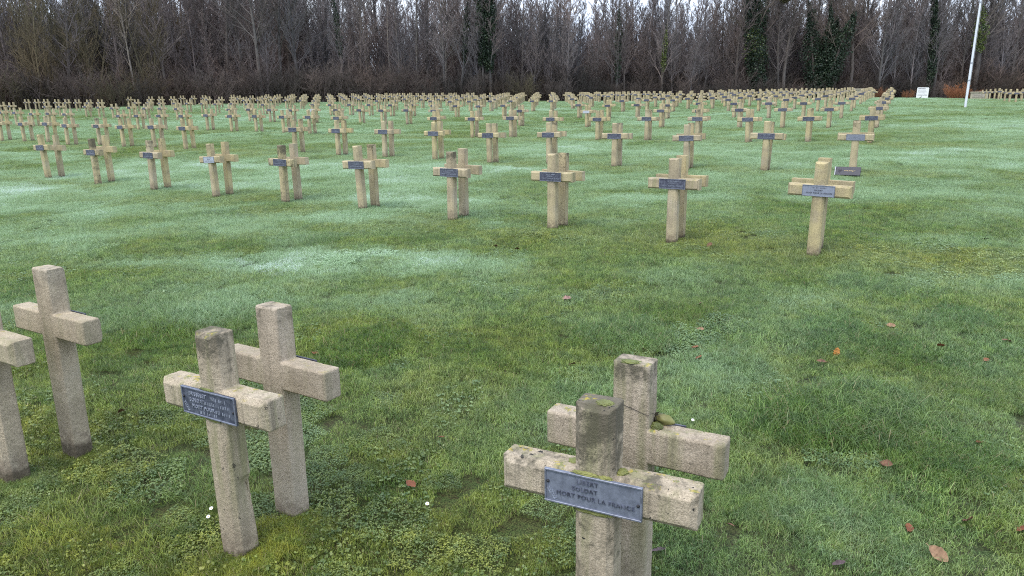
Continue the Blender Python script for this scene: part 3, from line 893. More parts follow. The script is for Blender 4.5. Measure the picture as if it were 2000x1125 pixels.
def instancer(name, me, coll):
    ob = link(name, me)
    ng = bpy.data.node_groups.new(name, 'GeometryNodeTree')
    ng.interface.new_socket('Geometry', in_out='INPUT', socket_type='NodeSocketGeometry')
    ng.interface.new_socket('Geometry', in_out='OUTPUT', socket_type='NodeSocketGeometry')
    gin, gout = ng.nodes.new('NodeGroupInput'), ng.nodes.new('NodeGroupOutput')
    iop = ng.nodes.new('GeometryNodeInstanceOnPoints')
    ci = ng.nodes.new('GeometryNodeCollectionInfo')
    ci.inputs['Collection'].default_value = coll
    ci.inputs['Separate Children'].default_value = True
    ci.inputs['Reset Children'].default_value = True
    def at(n_, t_):
        q = ng.nodes.new('GeometryNodeInputNamedAttribute'); q.data_type = t_; q.inputs['Name'].default_value = n_
        return q.outputs['Attribute']
    ng.links.new(gin.outputs[0], iop.inputs['Points'])
    ng.links.new(ci.outputs[0], iop.inputs['Instance'])
    iop.inputs['Pick Instance'].default_value = True
    ng.links.new(at('pick', 'INT'), iop.inputs['Instance Index'])
    e2r = ng.nodes.new('FunctionNodeEulerToRotation')
    ng.links.new(at('rot', 'FLOAT_VECTOR'), e2r.inputs[0])
    ng.links.new(e2r.outputs[0], iop.inputs['Rotation'])
    ng.links.new(at('size', 'FLOAT'), iop.inputs['Scale'])
    ng.links.new(iop.outputs[0], gout.inputs[0])
    md = ob.modifiers.new('scatter', 'NODES'); md.node_group = ng
    return ob
go = instancer('grass', gme, SRC)
tag(go, 'dewy short grass with clover and yellow moss covering the cemetery lawn', 'grass', None, 'stuff')

# ------------------------------------------------------------------ trees
def wander(p, d, L, n_, wob, up=0.0):
    pts = [Vector(p)]
    d = Vector(d).normalized()
    for k in range(n_):
        d = (d+Vector((random.gauss(0, wob), random.gauss(0, wob), random.gauss(0, wob*.5)+up))).normalized()
        pts.append(pts[-1]+d*(L/n_))
    return pts, d
def branchy(T, p, d, L, r, subs, twigs, spread, up=.12, tw=.011):
    pts, _ = wander(p, d, L, 4, .10, up)
    T.add(pts, [r, r*.75, r*.55, r*.38, r*.2], 3)
    for s in range(subs):
        t = .2+.78*(s+random.random())/subs
        k = min(3, int(t*4)); q = pts[k].lerp(pts[k+1], t*4-k)
        dd = (pts[k+1]-pts[k]).normalized()
        ax = Vector((random.gauss(0, 1), random.gauss(0, 1), random.gauss(0, 1))).cross(dd).normalized()
        sd_ = (dd+ax*random.uniform(.45, 1.0)*spread+Vector((0, 0, .15))).normalized()
        sl = L*random.uniform(.28, .5)*(1.15-t*.6)
        sp_, _ = wander(q, sd_, sl, 3, .13, up*.8)
        T.add(sp_, [max(tw, r*.36), max(tw, r*.26), tw, tw*.6], 3)
        for w2 in range(twigs):
            t2 = .15+.85*(w2+random.random())/twigs
            k2 = min(2, int(t2*3)); q2 = sp_[k2].lerp(sp_[k2+1], t2*3-k2)
            d2 = (sp_[k2+1]-sp_[k2]).normalized()
            ax2 = Vector((random.gauss(0, 1), random.gauss(0, 1), random.gauss(0, 1))).cross(d2).normalized()
            e2 = q2+(d2+ax2*random.uniform(.4, 1.0)+Vector((0, 0, .2))).normalized()*sl*random.uniform(.25, .55)
            mid = q2.lerp(e2, .5)+Vector((random.gauss(0, .03), random.gauss(0, .03), random.gauss(0, .02)))
            T.add([q2, mid, e2], [tw*.85, tw*.7, tw*.4], 3)
def tree_meshes(seed, ht, r0, first, nb, length, rise, subs, twigs, bark, twm, stems=1, lean=.03, tw=.011, ivy=None):
    random.seed(seed)
    Tt, Tc = Tubes(), Tubes()
    stems_pts = []
    for s in range(stems):
        a = random.uniform(0, 6.28)
        d0 = Vector((math.cos(a)*lean*(1 if stems == 1 else 3.5), math.sin(a)*lean*(1 if stems == 1 else 3.5), 1))
        hh = ht*(1 if s == 0 else random.uniform(.72, .97))
        pts, _ = wander((math.cos(a)*.12*(stems > 1), math.sin(a)*.12*(stems > 1), -.3), d0, hh, 10, .035, .03)
        rr = r0*(1 if stems == 1 else .72)
        Tt.add(pts, [rr*(1.25 if k == 0 else 1)*(1-.93*(k/10)**.9) + .012 for k in range(11)], 7)
        stems_pts.append(pts)
        n_b = max(4, nb//stems)
        for b in range(n_b):
            t = first+(1-first)*((b+random.random())/n_b)
            k = min(9, int(t*10)); q = pts[k].lerp(pts[k+1], t*10-k)
            a = b*2.4+random.uniform(-.5, .5)
            out = Vector((math.cos(a), math.sin(a), rise+random.gauss(0, .25)))
            L = length*(1.25-.95*t)*random.uniform(.7, 1.2)
            branchy(Tc, q, out, L, rr*(1-t*.85)*.42+.012, subs, twigs, 1.0, .12, tw)
    return Tt.mesh('trunk', bark, True), Tc.mesh('crown', twm), stems_pts
def ivy_leaves(name, pts, t0, t1, rad, count, material, seed, size=.075):
    g = np.random.default_rng(seed)
    P_ = np.array([tuple(p) for p in pts])
    t = t0+(t1-t0)*g.uniform(0, 1, count)
    f = t*(len(P_)-1); k = np.clip(f.astype(int), 0, len(P_)-2)
    c = P_[k]+(P_[k+1]-P_[k])*(f-k)[:, None]
    tt = (t-t0)/(t1-t0)
    sec = g.integers(0, 5, count)
    top = .72+.28*fbm(sec*7.3+seed, sec*1.9, 8, 2)*1.5
    env = np.clip((top-tt)/.25, 0.08, 1)*np.clip(.55+tt*2.2, 0, 1)
    R = rad*env*(.35+1.2*fbm(t*18, sec*9.+seed, 5, 3))
    a = sec*1.2566+g.uniform(-.75, .75, count); q = np.sqrt(g.uniform(.02, 1, count))*R
    c = c+np.c_[np.cos(a)*q, np.sin(a)*q, g.normal(0, .15, count)]
    u = g.normal(0, 1, (count, 3)); u /= np.linalg.norm(u, axis=1)[:, None]
    v = np.cross(u, g.normal(0, 1, (count, 3))); v /= np.linalg.norm(v, axis=1)[:, None]
    s = size*g.uniform(.6, 1.4, count)[:, None]
    V = np.stack([c-u*s, c+v*s*.7, c+u*s, c-v*s*.7], 1).reshape(-1, 3)
    F = np.arange(count)[:, None]*4+np.arange(4)[None]
    return mesh_np(name, V, [F], material)

KINDS = {}
KINDS['slender'] = [tree_meshes(1000+k, 15.5+1.2*(k % 3), .13+.02*(k % 2), .16, 40, 3.0, 1.2, 7, 8, BARK, TWIG, tw=.0125) for k in range(5)]
KINDS['birch'] = [tree_meshes(1100+k, 14, .085, .24, 24, 3.3, 1.25, 6, 6, PALE, PALE if k == 0 else TWIG, tw=.0105) for k in range(3)]
KINDS['olive'] = [tree_meshes(1200+k, 12.5, .13, .08, 46, 4.0, 1.5, 7, 7, OLIVE, OLIVE, stems=3, tw=.0125) for k in range(3)]
KINDS['spread'] = [tree_meshes(1300+k, 16, .20, .28, 28, 5.0, .9, 8, 8, BARK, BARK, tw=.0125) for k in range(2)]
KINDS['ivied'] = [tree_meshes(1500, 15, .19, .30, 45, 3.6, 1.2, 7, 7, BARK, BARK, stems=5, lean=.055, tw=.0125)]
KINDS['fine'] = [tree_meshes(1400+k, 14.5, .09, .12, 52, 2.5, 1.5, 8, 9, TWIG, TWIG, tw=.011) for k in range(3)]
def shrub_mesh(seed, h, spread, stems, material, tw=.010):
    random.seed(seed)
    T = Tubes()
    for s in range(stems):
        a = random.uniform(0, 6.28); q = random.uniform(0, .75)*spread
        d = Vector((math.cos(a)*random.uniform(.1, .8), math.sin(a)*random.uniform(.1, .8), 1))
        branchy(T, (math.cos(a)*q, math.sin(a)*q, -.1), d, h*random.uniform(.6, 1.05), .022, 7, 6, 1.0, .0, tw)
    return T.mesh('shrub', material)
SHRUBS = {'brown': [shrub_mesh(2000+k, 3.1, 1.5, 30, BRUSH) for k in range(3)], 'dark': [shrub_mesh(2100+k, 2.8, 1.6, 34, DARKB) for k in range(3)], 'russet': [shrub_mesh(2200, 1.5, .8, 34, RUSSET)], 'olive': [shrub_mesh(2300, 3.4, 1.4, 28, OLIVE)]}
random.seed(99)
def plant_tree(kind, v, px, dep, label, scale=1.0, group=None, rz=None, lean=(0, 0), cat='tree'):
    x = (px-1000)/1400*dep
    y = dep*1.03
    if kind == 'birch' or group is None:        # trees one can point to stand in the front rank
        dep = float(edge_y(x))/1.03+(4.0 if kind == 'birch' and not 260 < px < 290 else .8); x = (px-1000)/1400*dep; y = dep*1.03
    root = bpy.data.objects.new('tree', None)
    COL.objects.link(root)
    root.location = (x, y, gz1(x, y)); root.rotation_euler = (lean[0], lean[1], random.uniform(0, 6.28) if rz is None else rz)
    root.scale = (scale,)*3
    tag(root, label, cat, group)
    tm, cm, st = KINDS[kind][v]
    link('trunk', tm, root); link('crown', cm, root)
    return root, st
# trees one can point to
plant_tree('birch', 0, 273, 70, 'tall white-barked tree standing clear in front of the left wood', 1.12)
plant_tree('birch', 1, 240, 74, 'pale grey forked tree just left of the tall white-barked tree', 1.05)
plant_tree('birch', 2, 192, 73, 'pale thin two-stemmed tree over the left crosses', 1.1)
plant_tree('birch', 1, 120, 72, 'pale slim tree in the far left wood among olive bushes', .95)
plant_tree('birch', 2, 318, 74, 'slim pale leaning tree right of the tall white-barked tree', .85, lean=(0, .06))
plant_tree('slender', 1, 590, 79, 'straight light grey trunk above the brown shrubs left of centre', 1.1)
plant_tree('birch', 0, 726, 81, 'thin whitish tree with short side twigs left of centre', .95)
plant_tree('birch', 1, 772, 80, 'white slender tree near the centre with bare side branches', 1.05)
plant_tree('birch', 2, 822, 79, 'pale feathery tree with upswept twigs near the centre', .95)
plant_tree('birch', 0, 876, 81, 'white slim tree left of the twin ivy trunks', .95)
for k, (px, t) in enumerate(((950, 'left'), (964, 'right'))):
    r_, st = plant_tree('slender', 2+k, px, 80, f'{t} one of the twin tall trunks sleeved in dark ivy at centre', 1.12, rz=1.0+k)
    link('ivy', ivy_leaves('ivy', st[0], .20, .70, .66, 6500, IVY, 50+k), r_)
r_, st = plant_tree('spread', 0, 1482, 73, 'very tall thick trunk sleeved in ivy with mistletoe balls, right of centre', 1.25, rz=.4)
link('ivy', ivy_leaves('ivy', st[0], .03, .99, .95, 12000, IVY, 60), r_)
link('ivy', ivy_leaves('ivy', st[0], .22, .40, .95, 900, IVYY, 61), r_)
for k, (dx, dz, q) in enumerate(((-1.35, 9.5, .55), (1.6, 11.6, .4), (2.2, 10.3, .42), (1.5, 8.1, .5), (1.9, 9.9, .4))):
    g_ = np.random.default_rng(70+k)
    c_ = g_.normal(0, 1, (1300, 3)); c_ /= np.linalg.norm(c_, axis=1)[:, None]
    c_ = c_*(q*g_.uniform(.2, 1, 1300)**.5)[:, None]+np.array([dx, -.6, dz])
    u = g_.normal(0, .05, (1300, 3)); v = g_.normal(0, .035, (1300, 3))
    link('mistletoe', mesh_np('mistletoe', np.stack([c_-u, c_+v, c_+u, c_-v], 1).reshape(-1, 3), [np.arange(1300)[:, None]*4+np.arange(4)[None]], MISTLE), r_).matrix_local = r_.rotation_euler.to_matrix().inverted().to_4x4()
r_, st = plant_tree('ivied', 0, 1601, 71, 'broad spreading tree smothered in dark ivy to half its height, right', 1.12, rz=.9)
for k, s_ in enumerate(st): link('ivy', ivy_leaves('ivy', s_, .03, .62+.04*(k % 3), 1.0, 4200, IVY, 80+k, .08), r_)
r_, st = plant_tree('slender', 0, 1812, 74, 'slender ivy-wrapped tree behind the white sign', 1.15, rz=2.2)
link('ivy', ivy_leaves('ivy', st[0], .05, .75, .38, 5200, IVY, 90), r_)
r_, st = plant_tree('spread', 1, 1902, 76, 'dark thick-trunked tree close behind the flagpole', 1.2, rz=.2)
link('ivy', ivy_leaves('ivy', st[0], .28, .52, .55, 1500, IVYY, 91), r_)
r_, st = plant_tree('slender', 4, 1716, 77, 'bare dark tree with thin ivy between the spreading ivy tree and the sign', 1.1)
r_, st = plant_tree('slender', 3, 1293, 80, 'slim tree with yellowish ivy on its middle trunk, right of centre', .95)
link('ivy', ivy_leaves('ivy', st[0], .22, .52, .32, 1500, IVYY, 92), r_)
r_, st = plant_tree('slender', 1, 1209, 78, 'bare tree with dark ivy clump low on its trunk, right of centre', .95)
link('ivy', ivy_leaves('ivy', st[0], .15, .60, .4, 1300, IVY, 93), r_)
r_, st = plant_tree('slender', 0, 905, 83, 'tree with ivy-greened trunk just left of the twin ivy trunks', 1.1)
link('ivy', ivy_leaves('ivy', st[0], .25, .62, .28, 1300, IVY, 94), r_)
r_, st = plant_tree('slender', 2, 680, 80, 'dim ivy-greened tree behind the brown shrubs, left of centre', 1.05)
link('ivy', ivy_leaves('ivy', st[0], .25, .7, .3, 1200, IVY, 95), r_)
r_, st = plant_tree('spread', 0, 520, 77, 'dark forked tree with heavy black limbs above the left shrubs', 1.05)
r_, st = plant_tree('spread', 1, 1530, 75, 'wide bare tree with mistletoe just right of the tall ivy trunk', 1.0)
LAND = [(-500, 'the left picture edge'), (192, 'the pale two-stemmed tree'), (273, 'the tall white-barked tree'), (520, 'the dark forked tree'), (772, 'the white slender tree'), (957, 'the twin ivy trunks'), (1209, 'the low-ivied tree'), (1482, 'the tall mistletoe trunk'), (1601, 'the spreading ivy tree'), (1812, 'the white sign'), (1905, 'the flagpole')]
ADJ = {'slender': 'slender grey-brown', 'olive': 'bushy olive-green', 'fine': 'fine-twigged purplish', 'spread': 'wide-limbed dark', 'birch': 'pale slim'}
used = {}
def rel(px):
    b = max((l for l in LAND if l[0] <= px), key=lambda l: l[0])
    return b
px = -20
while px < 2030:
    dep = float(edge_y((px-1000)/1400*76))/1.03+random.uniform(.5, 6)
    if px < 420: kind = random.choice(['olive', 'olive', 'slender', 'fine'])
    elif px < 900: kind = random.choice(['slender', 'slender', 'fine', 'spread'])
    elif px < 1420: kind = random.choice(['fine', 'fine', 'slender'])
    else: kind = random.choice(['slender', 'spread', 'fine', 'slender'])
    sc = random.uniform(.88, 1.15)
    if 985 < px < 1410: sc *= .84
    b = rel(px)
    used[b[1]] = used.get(b[1], 0)+1
    lb = f'{ADJ[kind]} bare tree, {ORD[used[b[1]]-1]} one right of {b[1]}'
    plant_tree(kind, random.randrange(len(KINDS[kind])), px, dep, lb, sc, 'bare trees along the wood edge', None, (random.gauss(0, .035), random.gauss(0, .045)))
    px += random.uniform(22, 34)
# the depth of the wood behind them: one uncountable mass
WSRC = bpy.data.collections.new('wood_stock')
wn = 0
for kind in ('slender', 'fine', 'spread', 'olive'):
    for tm, cm, st in KINDS[kind]:
        bm = bmesh.new(); bm.from_mesh(tm)
        k0 = len(bm.faces); bm.from_mesh(cm)
        bm.faces.ensure_lookup_table()
        for f in bm.faces[k0:]: f.material_index = 1
        me = bm_mesh(f'w{wn:02d}', bm); me.materials.append(tm.materials[0]); me.materials.append(cm.materials[0])
        WSRC.objects.link(bpy.data.objects.new(f'w{wn:02d}', me)); wn += 1
pts, rots, scs, pk = [], [], [], []
for k in range(640):
    dback = random.uniform(5, 42)
    px = random.uniform(-150, 2150)
    dep = 74+dback
    x = (px-1000)/1400*dep
    y = float(edge_y(x*.9))+dback
    s_ = random.uniform(.8, 1.15)
    if 960 < px < 1420: s_ *= .76
    elif px < 900: s_ *= .96
    else: s_ *= .86
    pts.append((x, y, gz1(x, y))); rots.append((random.gauss(0, .07), random.gauss(0, .07), random.uniform(0, 6.28))); scs.append(s_)
    pk.append(random.randrange(10 if px > 420 else wn))
for k in range(1000):                           # younger growth between the tall stems
    dback = random.uniform(2, 40)
    px = random.uniform(-150, 2150)
    x = (px-1000)/1400*(74+dback)
    y = float(edge_y(x*.93))+dback
    pts.append((x, y, gz1(x, y))); rots.append((0, 0, random.uniform(0, 6.28))); scs.append(random.uniform(.38, .74))
    pk.append(random.choice([0, 1, 2, 3, 4, 5, 6, 7, 5, 6, 7]))
me = bpy.data.meshes.new('woodland')
me.vertices.add(len(pts)); me.vertices.foreach_set('co', np.array(pts, np.float32).ravel())
for an, typ, dat in (('rot', 'FLOAT_VECTOR', rots), ('size', 'FLOAT', scs), ('pick', 'INT', pk)):
    a = me.attributes.new(an, typ, 'POINT')
    a.data.foreach_set('vector' if typ == 'FLOAT_VECTOR' else 'value', np.asarray(dat, np.int32 if typ == 'INT' else np.float32).ravel())
tag(instancer('woodland', me, WSRC), 'deep mass of bare winter wood behind the edge trees', 'woodland', None, 'stuff')
# undergrowth: shrubs along the edge one by one, the tangle behind them as one mass
def plant_shrub(kind, v, px, dep, label, sc=1.0, group='shrubs along the wood edge'):
    x = (px-1000)/1400*dep; y = dep*1.03
    o = link('shrub', SHRUBS[kind][v], None, (x, y, gz1(x, y)), (0, 0, random.uniform(0, 6.28)))
    o.scale = (sc, sc, sc*random.uniform(.85, 1.1))
    tag(o, label, 'shrub', group)
used2 = {}
px = -30
while px < 2030:
    e = float(edge_y((px-1000)/1400*76))/1.03
    if px < 400: kind = random.choice(['olive', 'dark', 'brown'])
    elif px < 1010: kind = random.choice(['brown', 'brown', 'brown', 'dark'])
    elif px < 1180: kind = random.choice(['dark', 'brown', 'olive'])
    else: kind = random.choice(['dark', 'dark', 'brown'])
    sc = random.uniform(.85, 1.2)*(1.12 if px < 1010 else .8)
    b = rel(px); used2[b[1]] = used2.get(b[1], 0)+1
    nm = {'olive': 'greenish twiggy', 'dark': 'dark tangled', 'brown': 'reddish-brown twiggy'}[kind]
    plant_shrub(kind, random.randrange(len(SHRUBS[kind])), px, e+random.uniform(-.8, 1.6), f'{nm} shrub at the wood edge, {ORD[used2[b[1]]-1]} one right of {b[1]}', sc)
    px += random.uniform(27, 40)
for px, sc, dp, t in ((1716, .8, 69, 'russet bush behind the far end of the right-hand crosses'), (1775, .65, 71, 'small russet bush left of the white sign'), (1868, 1.05, 68, 'wide russet bush left of the flagpole foot'), (1900, .8, 70, 'russet bush directly behind the flagpole')):
    plant_shrub('russet', 0, px, dp, t, sc, None)
USRC = bpy.data.collections.new('undergrowth_stock')
for k, me in enumerate(SHRUBS['dark']+SHRUBS['brown']): USRC.objects.link(bpy.data.objects.new(f'u{k:02d}', me))
pts, rots, scs, pk = [], [], [], []
for k in range(520):
    dback = random.uniform(1.5, 30)**1.0
    px = random.uniform(-150, 2150); dep = 74+dback
    x = (px-1000)/1400*dep; y = float(edge_y(x*.95))+dback
    pts.append((x, y, gz1(x, y))); rots.append((0, 0, random.uniform(0, 6.28))); scs.append(random.uniform(.9, 1.5)); pk.append(random.choice([0, 1, 2, 0, 1, 2, 3, 4, 5]))
me = bpy.data.meshes.new('undergrowth')
me.vertices.add(len(pts)); me.vertices.foreach_set('co', np.array(pts, np.float32).ravel())
for an, typ, dat in (('rot', 'FLOAT_VECTOR', rots), ('size', 'FLOAT', scs), ('pick', 'INT', pk)):
    a = me.attributes.new(an, typ, 'POINT')
    a.data.foreach_set('vector' if typ == 'FLOAT_VECTOR' else 'value', np.asarray(dat, np.int32 if typ == 'INT' else np.float32).ravel())
tag(instancer('undergrowth', me, USRC), 'dark tangle of undergrowth filling the foot of the wood', 'undergrowth', None, 'stuff')

# ------------------------------------------------------------------ flagpole, sign, tombs
WHITE = m_simple('white_painted_metal', (.70, .73, .78), .4, .1, .06, 3, .5)
fx, fy = 23.5, 38.1
fz = gz1(fx, fy)
fp = bpy.data.objects.new('flagpole', None); COL.objects.link(fp); fp.location = (fx, fy, fz); fp.rotation_euler = (0, .012, 0)
tag(fp, 'tall slim white flagpole standing on the grass avenue at the right', 'flagpole')
T = Tubes(); T.add([(0, 0, -.2), (0, 0, 2.2)], [.060, .056], 14); T.add([(0, 0, 2.2), (0, 0, 5.1)], [.053, .048], 14); T.add([(0, 0, 5.1), (0, 0, 9.5)], [.042, .034], 14)
link('pole', T.mesh('pole', WHITE, True), fp)
for hz, rr in ((1.35, .059), (2.2, .058), (5.1, .049)):
    T = Tubes(); T.add([(0, 0, hz-.035), (0, 0, hz+.035)], [rr+.006, rr+.006], 14)
    link('collar', T.mesh('collar', m_simple('grey_collar_metal', (.35, .37, .4), .5, .4), True), fp)
T = Tubes(); T.add([(.075, -.02, .9), (.078, -.02, 5.0), (.06, -.02, 9.4)], [.006, .006, .006], 4)
link('halyard', T.mesh('halyard', m_simple('pale_rope', (.5, .5, .48))), fp)

sgx, sgy = 32.6, 58.6
sg = bpy.data.objects.new('information_sign', None); COL.objects.link(sg); sg.location = (sgx, sgy, gz1(sgx, sgy)-.17); sg.rotation_euler = (0, .03, -.42)
tag(sg, 'white round-cornered information board standing at the end of the grass avenue', 'sign')
bm = bmesh.new()
pts_ = []
for cx, cz, a0 in ((.34, .93, 0), (-.34, .93, 90)):
    for k in range(7):
        a = math.radians(a0+15*k); pts_.append((cx+.07*math.cos(a), cz+.07*math.sin(a)))
pts_ += [(-.41, .02), (.41, .02)]
f = bm.faces.new([bm.verts.new((x, -.03, z)) for x, z in pts_])
r = bmesh.ops.extrude_face_region(bm, geom=[f])
for v in r['geom']:
    if isinstance(v, bmesh.types.BMVert): v.co.y = .03
bmesh.ops.recalc_face_normals(bm, faces=bm.faces)
link('board', bm_mesh('board', bm, m_simple('white_enamel', (.78, .78, .79), .45, 0, .05, 5)), sg)
INK = m_simple('dark_print', (.06, .06, .07), .6)
bm = bmesh.new()
for zz, n_, hh in ((.90, 9, .05), (.74, 10, .022), (.66, 11, .022), (.58, 8, .022), (.42, 12, .045)):
    x = -.33+.06*(n_ < 9)
    for k in range(n_):
        wl = random.uniform(.03, .06); 
        if x+wl < .34: box(bm, x+wl/2, -.033, zz, wl, .004, hh)
        x += wl+.012
link('printed_lines', bm_mesh('printed_lines', bm, INK), sg)
bm = bmesh.new()
for k, (x, z, a, L) in enumerate(((-.16, .20, .8, .16), (-.10, .25, .5, .12), (-.2, .15, 1.1, .1), (-.05, .28, .2, .07))):
    rr_ = bmesh.ops.create_cube(bm, size=1)
    bmesh.ops.transform(bm, matrix=Matrix.Translation((x, -.033, z)) @ Matrix.Rotation(-a, 4, 'Y') @ Matrix.Diagonal((L, .004, .045, 1)), verts=rr_['verts'])
link('printed_emblem', bm_mesh('printed_emblem', bm, INK), sg)
for s in (-1, 1):
    bm = bmesh.new(); box(bm, s*.3, .055, .3, .05, .04, 1.1)
    link('support_post', bm_mesh('support_post', bm, WHITE), sg)

STONE = m_simple('pale_tomb_stone', (.36, .33, .25), .85, 0, .2, 6, .3, .01)
STONED = m_simple('shaded_stone_panel', (.33, .30, .25), .85, 0, .25, 8)  # darker stone: shade of the hollow in the front put into the colour
def tomb(px, dep, wdt, hgt, label, yaw):
    x = (px-1000)/1400*dep; y = dep*1.035
    o = bpy.data.objects.new('stone_tomb', None); COL.objects.link(o); o.location = (x, y, gz1(x, y)); o.rotation_euler = (0, 0, yaw)
    tag(o, label, 'tomb', 'low stone tombs at the far end of the graves')
    bm = bmesh.new(); box(bm, 0, 0, hgt*.42, wdt*.92, .55, hgt*.84+.2, .02)
    link('tomb_body', bm_mesh('tomb_body', bm, STONE), o)
    bm = bmesh.new(); box(bm, 0, 0, hgt*.93, wdt, .66, .10, .02)
    link('cap_slab', bm_mesh('cap_slab', bm, STONE), o)
    bm = bmesh.new(); box(bm, 0, -.283, hgt*.5, wdt*.7, .012, hgt*.4)
    link('shaded_hollow_panel', bm_mesh('shaded_hollow_panel', bm, STONED), o)
tomb(1686, 60, 1.25, .80, 'low pale stone tomb with flat cap behind the last right-hand crosses', -.5)
tomb(1918, 66, 1.5, .72, 'low pale stone tomb among crosses right of the flagpole', -.5)

# ------------------------------------------------------------------ memorial tablet at the foot of the last cross in row three
tp = lattice(2, 0)
tx, ty = 5.62, 12.05
tb = bpy.data.objects.new('memorial_tablet', None); COL.objects.link(tb); tb.location = (tx, ty, gz1(tx, ty)+.015); tb.rotation_euler = (-.42, 0, -.56)
tag(tb, 'small purplish-grey memorial tablet leaning in the grass at a cross foot', 'memorial tablet')
bm = bmesh.new(); box(bm, 0, 0, .085, .38, .035, .15, .006)
link('tablet', bm_mesh('tablet', bm, m_simple('purplish_granite', (.05, .049, .066), .45, 0, .3, 60, .4)), tb)
GOLD = m_simple('worn_gilt', (.34, .27, .15), .5, .3)
bm = bmesh.new()
for k in range(9): box(bm, -.05+k*.019, -.0195, .088+.004*math.sin(k*1.7), .013, .003, random.uniform(.008, .02))
link('gilt_inscription', bm_mesh('gilt_inscription', bm, GOLD), tb)
bm = bmesh.new()
for k in range(7):
    a = k*2*math.pi/7
    rr_ = bmesh.ops.create_cube(bm, size=1)
    bmesh.ops.transform(bm, matrix=Matrix.Translation((-.125+.02*math.cos(a), -.0195, .09+.02*math.sin(a))) @ Matrix.Rotation(-a, 4, 'Y') @ Matrix.Diagonal((.032, .003, .008, 1)), verts=rr_['verts'])
link('carved_flower', bm_mesh('carved_flower', bm, m_simple('dark_carving', (.05, .045, .055), .6)), tb)
bm = bmesh.new(); box(bm, -.199, .0, .085, .016, .045, .152, .004)  # pale strip: highlights on the left end put into its colour
link('end_highlight_strip', bm_mesh('end_highlight_strip', bm, m_simple('pale_end_highlight', (.5, .5, .55), .3)), tb)

# ------------------------------------------------------------------ dried bud tied to the cross behind
M2 = A2.matrix_world.copy() if False else (Matrix.Translation(A2.location) @ Euler(A2.rotation_euler).to_matrix().to_4x4())
def on_back(lx, ly, lz): return M2 @ Vector((-lx, -ly, lz))      # seen from the camera side: x to the right, y away
bud = bpy.data.objects.new('dried_rosebud', None); COL.objects.link(bud)
bl = on_back(.088, .02, ZA+AH/2+.016); bud.location = bl; bud.rotation_euler = (0, .15, -.45)
tag(bud, 'withered mossy rosebud lying on the arm of the pinkish lichen-capped cross', 'dried flower')
bm = bmesh.new()
bmesh.ops.create_uvsphere(bm, u_segments=18, v_segments=12, radius=1)
for v in bm.verts:
    t = v.co.x
    rr_ = (1-.35*max(0, t))*(1+.10*math.sin(5*math.atan2(v.co.z, v.co.y)+t*4))
    v.co = Vector((t*.036, v.co.y*.021*rr_, v.co.z*.0185*rr_))
    v.co *= .86*(1+.16*mnoise.noise(v.co*110)+.08*mnoise.noise(v.co*300))
link('bud', bm_mesh('bud', bm, m_leafy('withered_mossy_petals', (.13, .12, .045), (.25, .26, .08), (.17, .20, .06)), True), bud)
T = Tubes(); T.add([(-.022, 0, .002), (-.045, .004, .012), (-.058, .008, .034), (-.06, .01, .05)], [.005, .004, .0035, .003], 6)
link('stalk', T.mesh('stalk', m_simple('black_stalk', (.03, .025, .02), .8), True), bud)
for k in range(4):
    T = Tubes(); a = k*1.6
    T.add([(-.022, 0, 0), (-.030, .012*math.cos(a), .012*math.sin(a)), (-.022, .022*math.cos(a), .020*math.sin(a))], [.004, .005, .0015], 5)
    link('sepal', T.mesh('sepal', m_simple('dark_sepal', (.05, .045, .025), .8), True), bud)
wy = bpy.data.objects.new('tie_wire', None)
T = Tubes()
hw, hd = PW_/2+.0015, DP/2+.0015
cs = [(hw, hd, .715), (hw, -hd, .725), (-hw, -hd, .755), (-hw, hd, .75), (hw, hd, .715)]
for a, b in zip(cs, cs[1:]): T.add([on_back(*a), on_back(*b)], [.0007, .0007], 5)
T.add([on_back(hw, -hd*.3, .722), on_back(hw+.012, -.005, .712), on_back(hw+.02, .015, .70)], [.0009, .0009, .0009], 5)
tag(link('tie_wire', T.mesh('tie_wire', m_simple('rusty_wire', (.06, .05, .045), .6, .4))), 'thin dark wire wound round the head of the lichen-capped cross', 'wire')

# ------------------------------------------------------------------ fallen leaves and daisies: (pixel of the photograph -> place on the lawn)
def leaf_mesh(seed, lobes):
    g = random.Random(seed)
    bm = bmesh.new()
    nn = 26
    ring, mid = [], []
    L = 1.0
    for k in range(nn):
        t = k/(nn-1)
        wv = .33*math.sin(math.pi*min(1, t*.97+.02))**.7*(1+lobes*math.sin(t*lobes_n(seed)*math.pi*2))
        z = .10*math.sin(t*2.8+seed)+.03*g.uniform(-1, 1)
        cu = .35*wv
        ring.append((bm.verts.new((t-.5, wv, z+cu*g.uniform(.6, 1.4))), bm.verts.new((t-.5, 0, z)), bm.verts.new((t-.5, -wv, z+cu*g.uniform(.2, 1.2)))))
    for a, b in zip(ring, ring[1:]):
        bm.faces.new((a[0], a[1], b[1], b[0])); bm.faces.new((a[1], a[2], b[2], b[1]))
    s = bm.verts.new((-.72, .01, .05)); s2 = bm.verts.new((-.72, -.02, .05)); s3 = bm.verts.new((-.49, .015, .0)); s4 = bm.verts.new((-.49, -.015, 0))
    bm.faces.new((s, s3, s4, s2))
    return bm
def lobes_n(seed): return 3+seed % 3
LEAFM = {'orange': m_simple('orange_dead_leaf', (.46, .20, .05), .6, 0, .3, 40), 'brown': m_simple('brown_dead_leaf', (.15, .075, .045), .6, 0, .35, 40), 'red': m_simple('red_brown_dead_leaf', (.19, .07, .035), .6, 0, .35, 40), 'tan': m_simple('tan_dead_leaf', (.27, .165, .10), .65, 0, .3, 40), 'pink': m_simple('pinkish_dead_leaf', (.27, .16, .135), .6, 0, .3, 40), 'dark': m_simple('purplish_dead_leaf', (.11, .075, .08), .6, 0, .35, 40)}
LM = {}
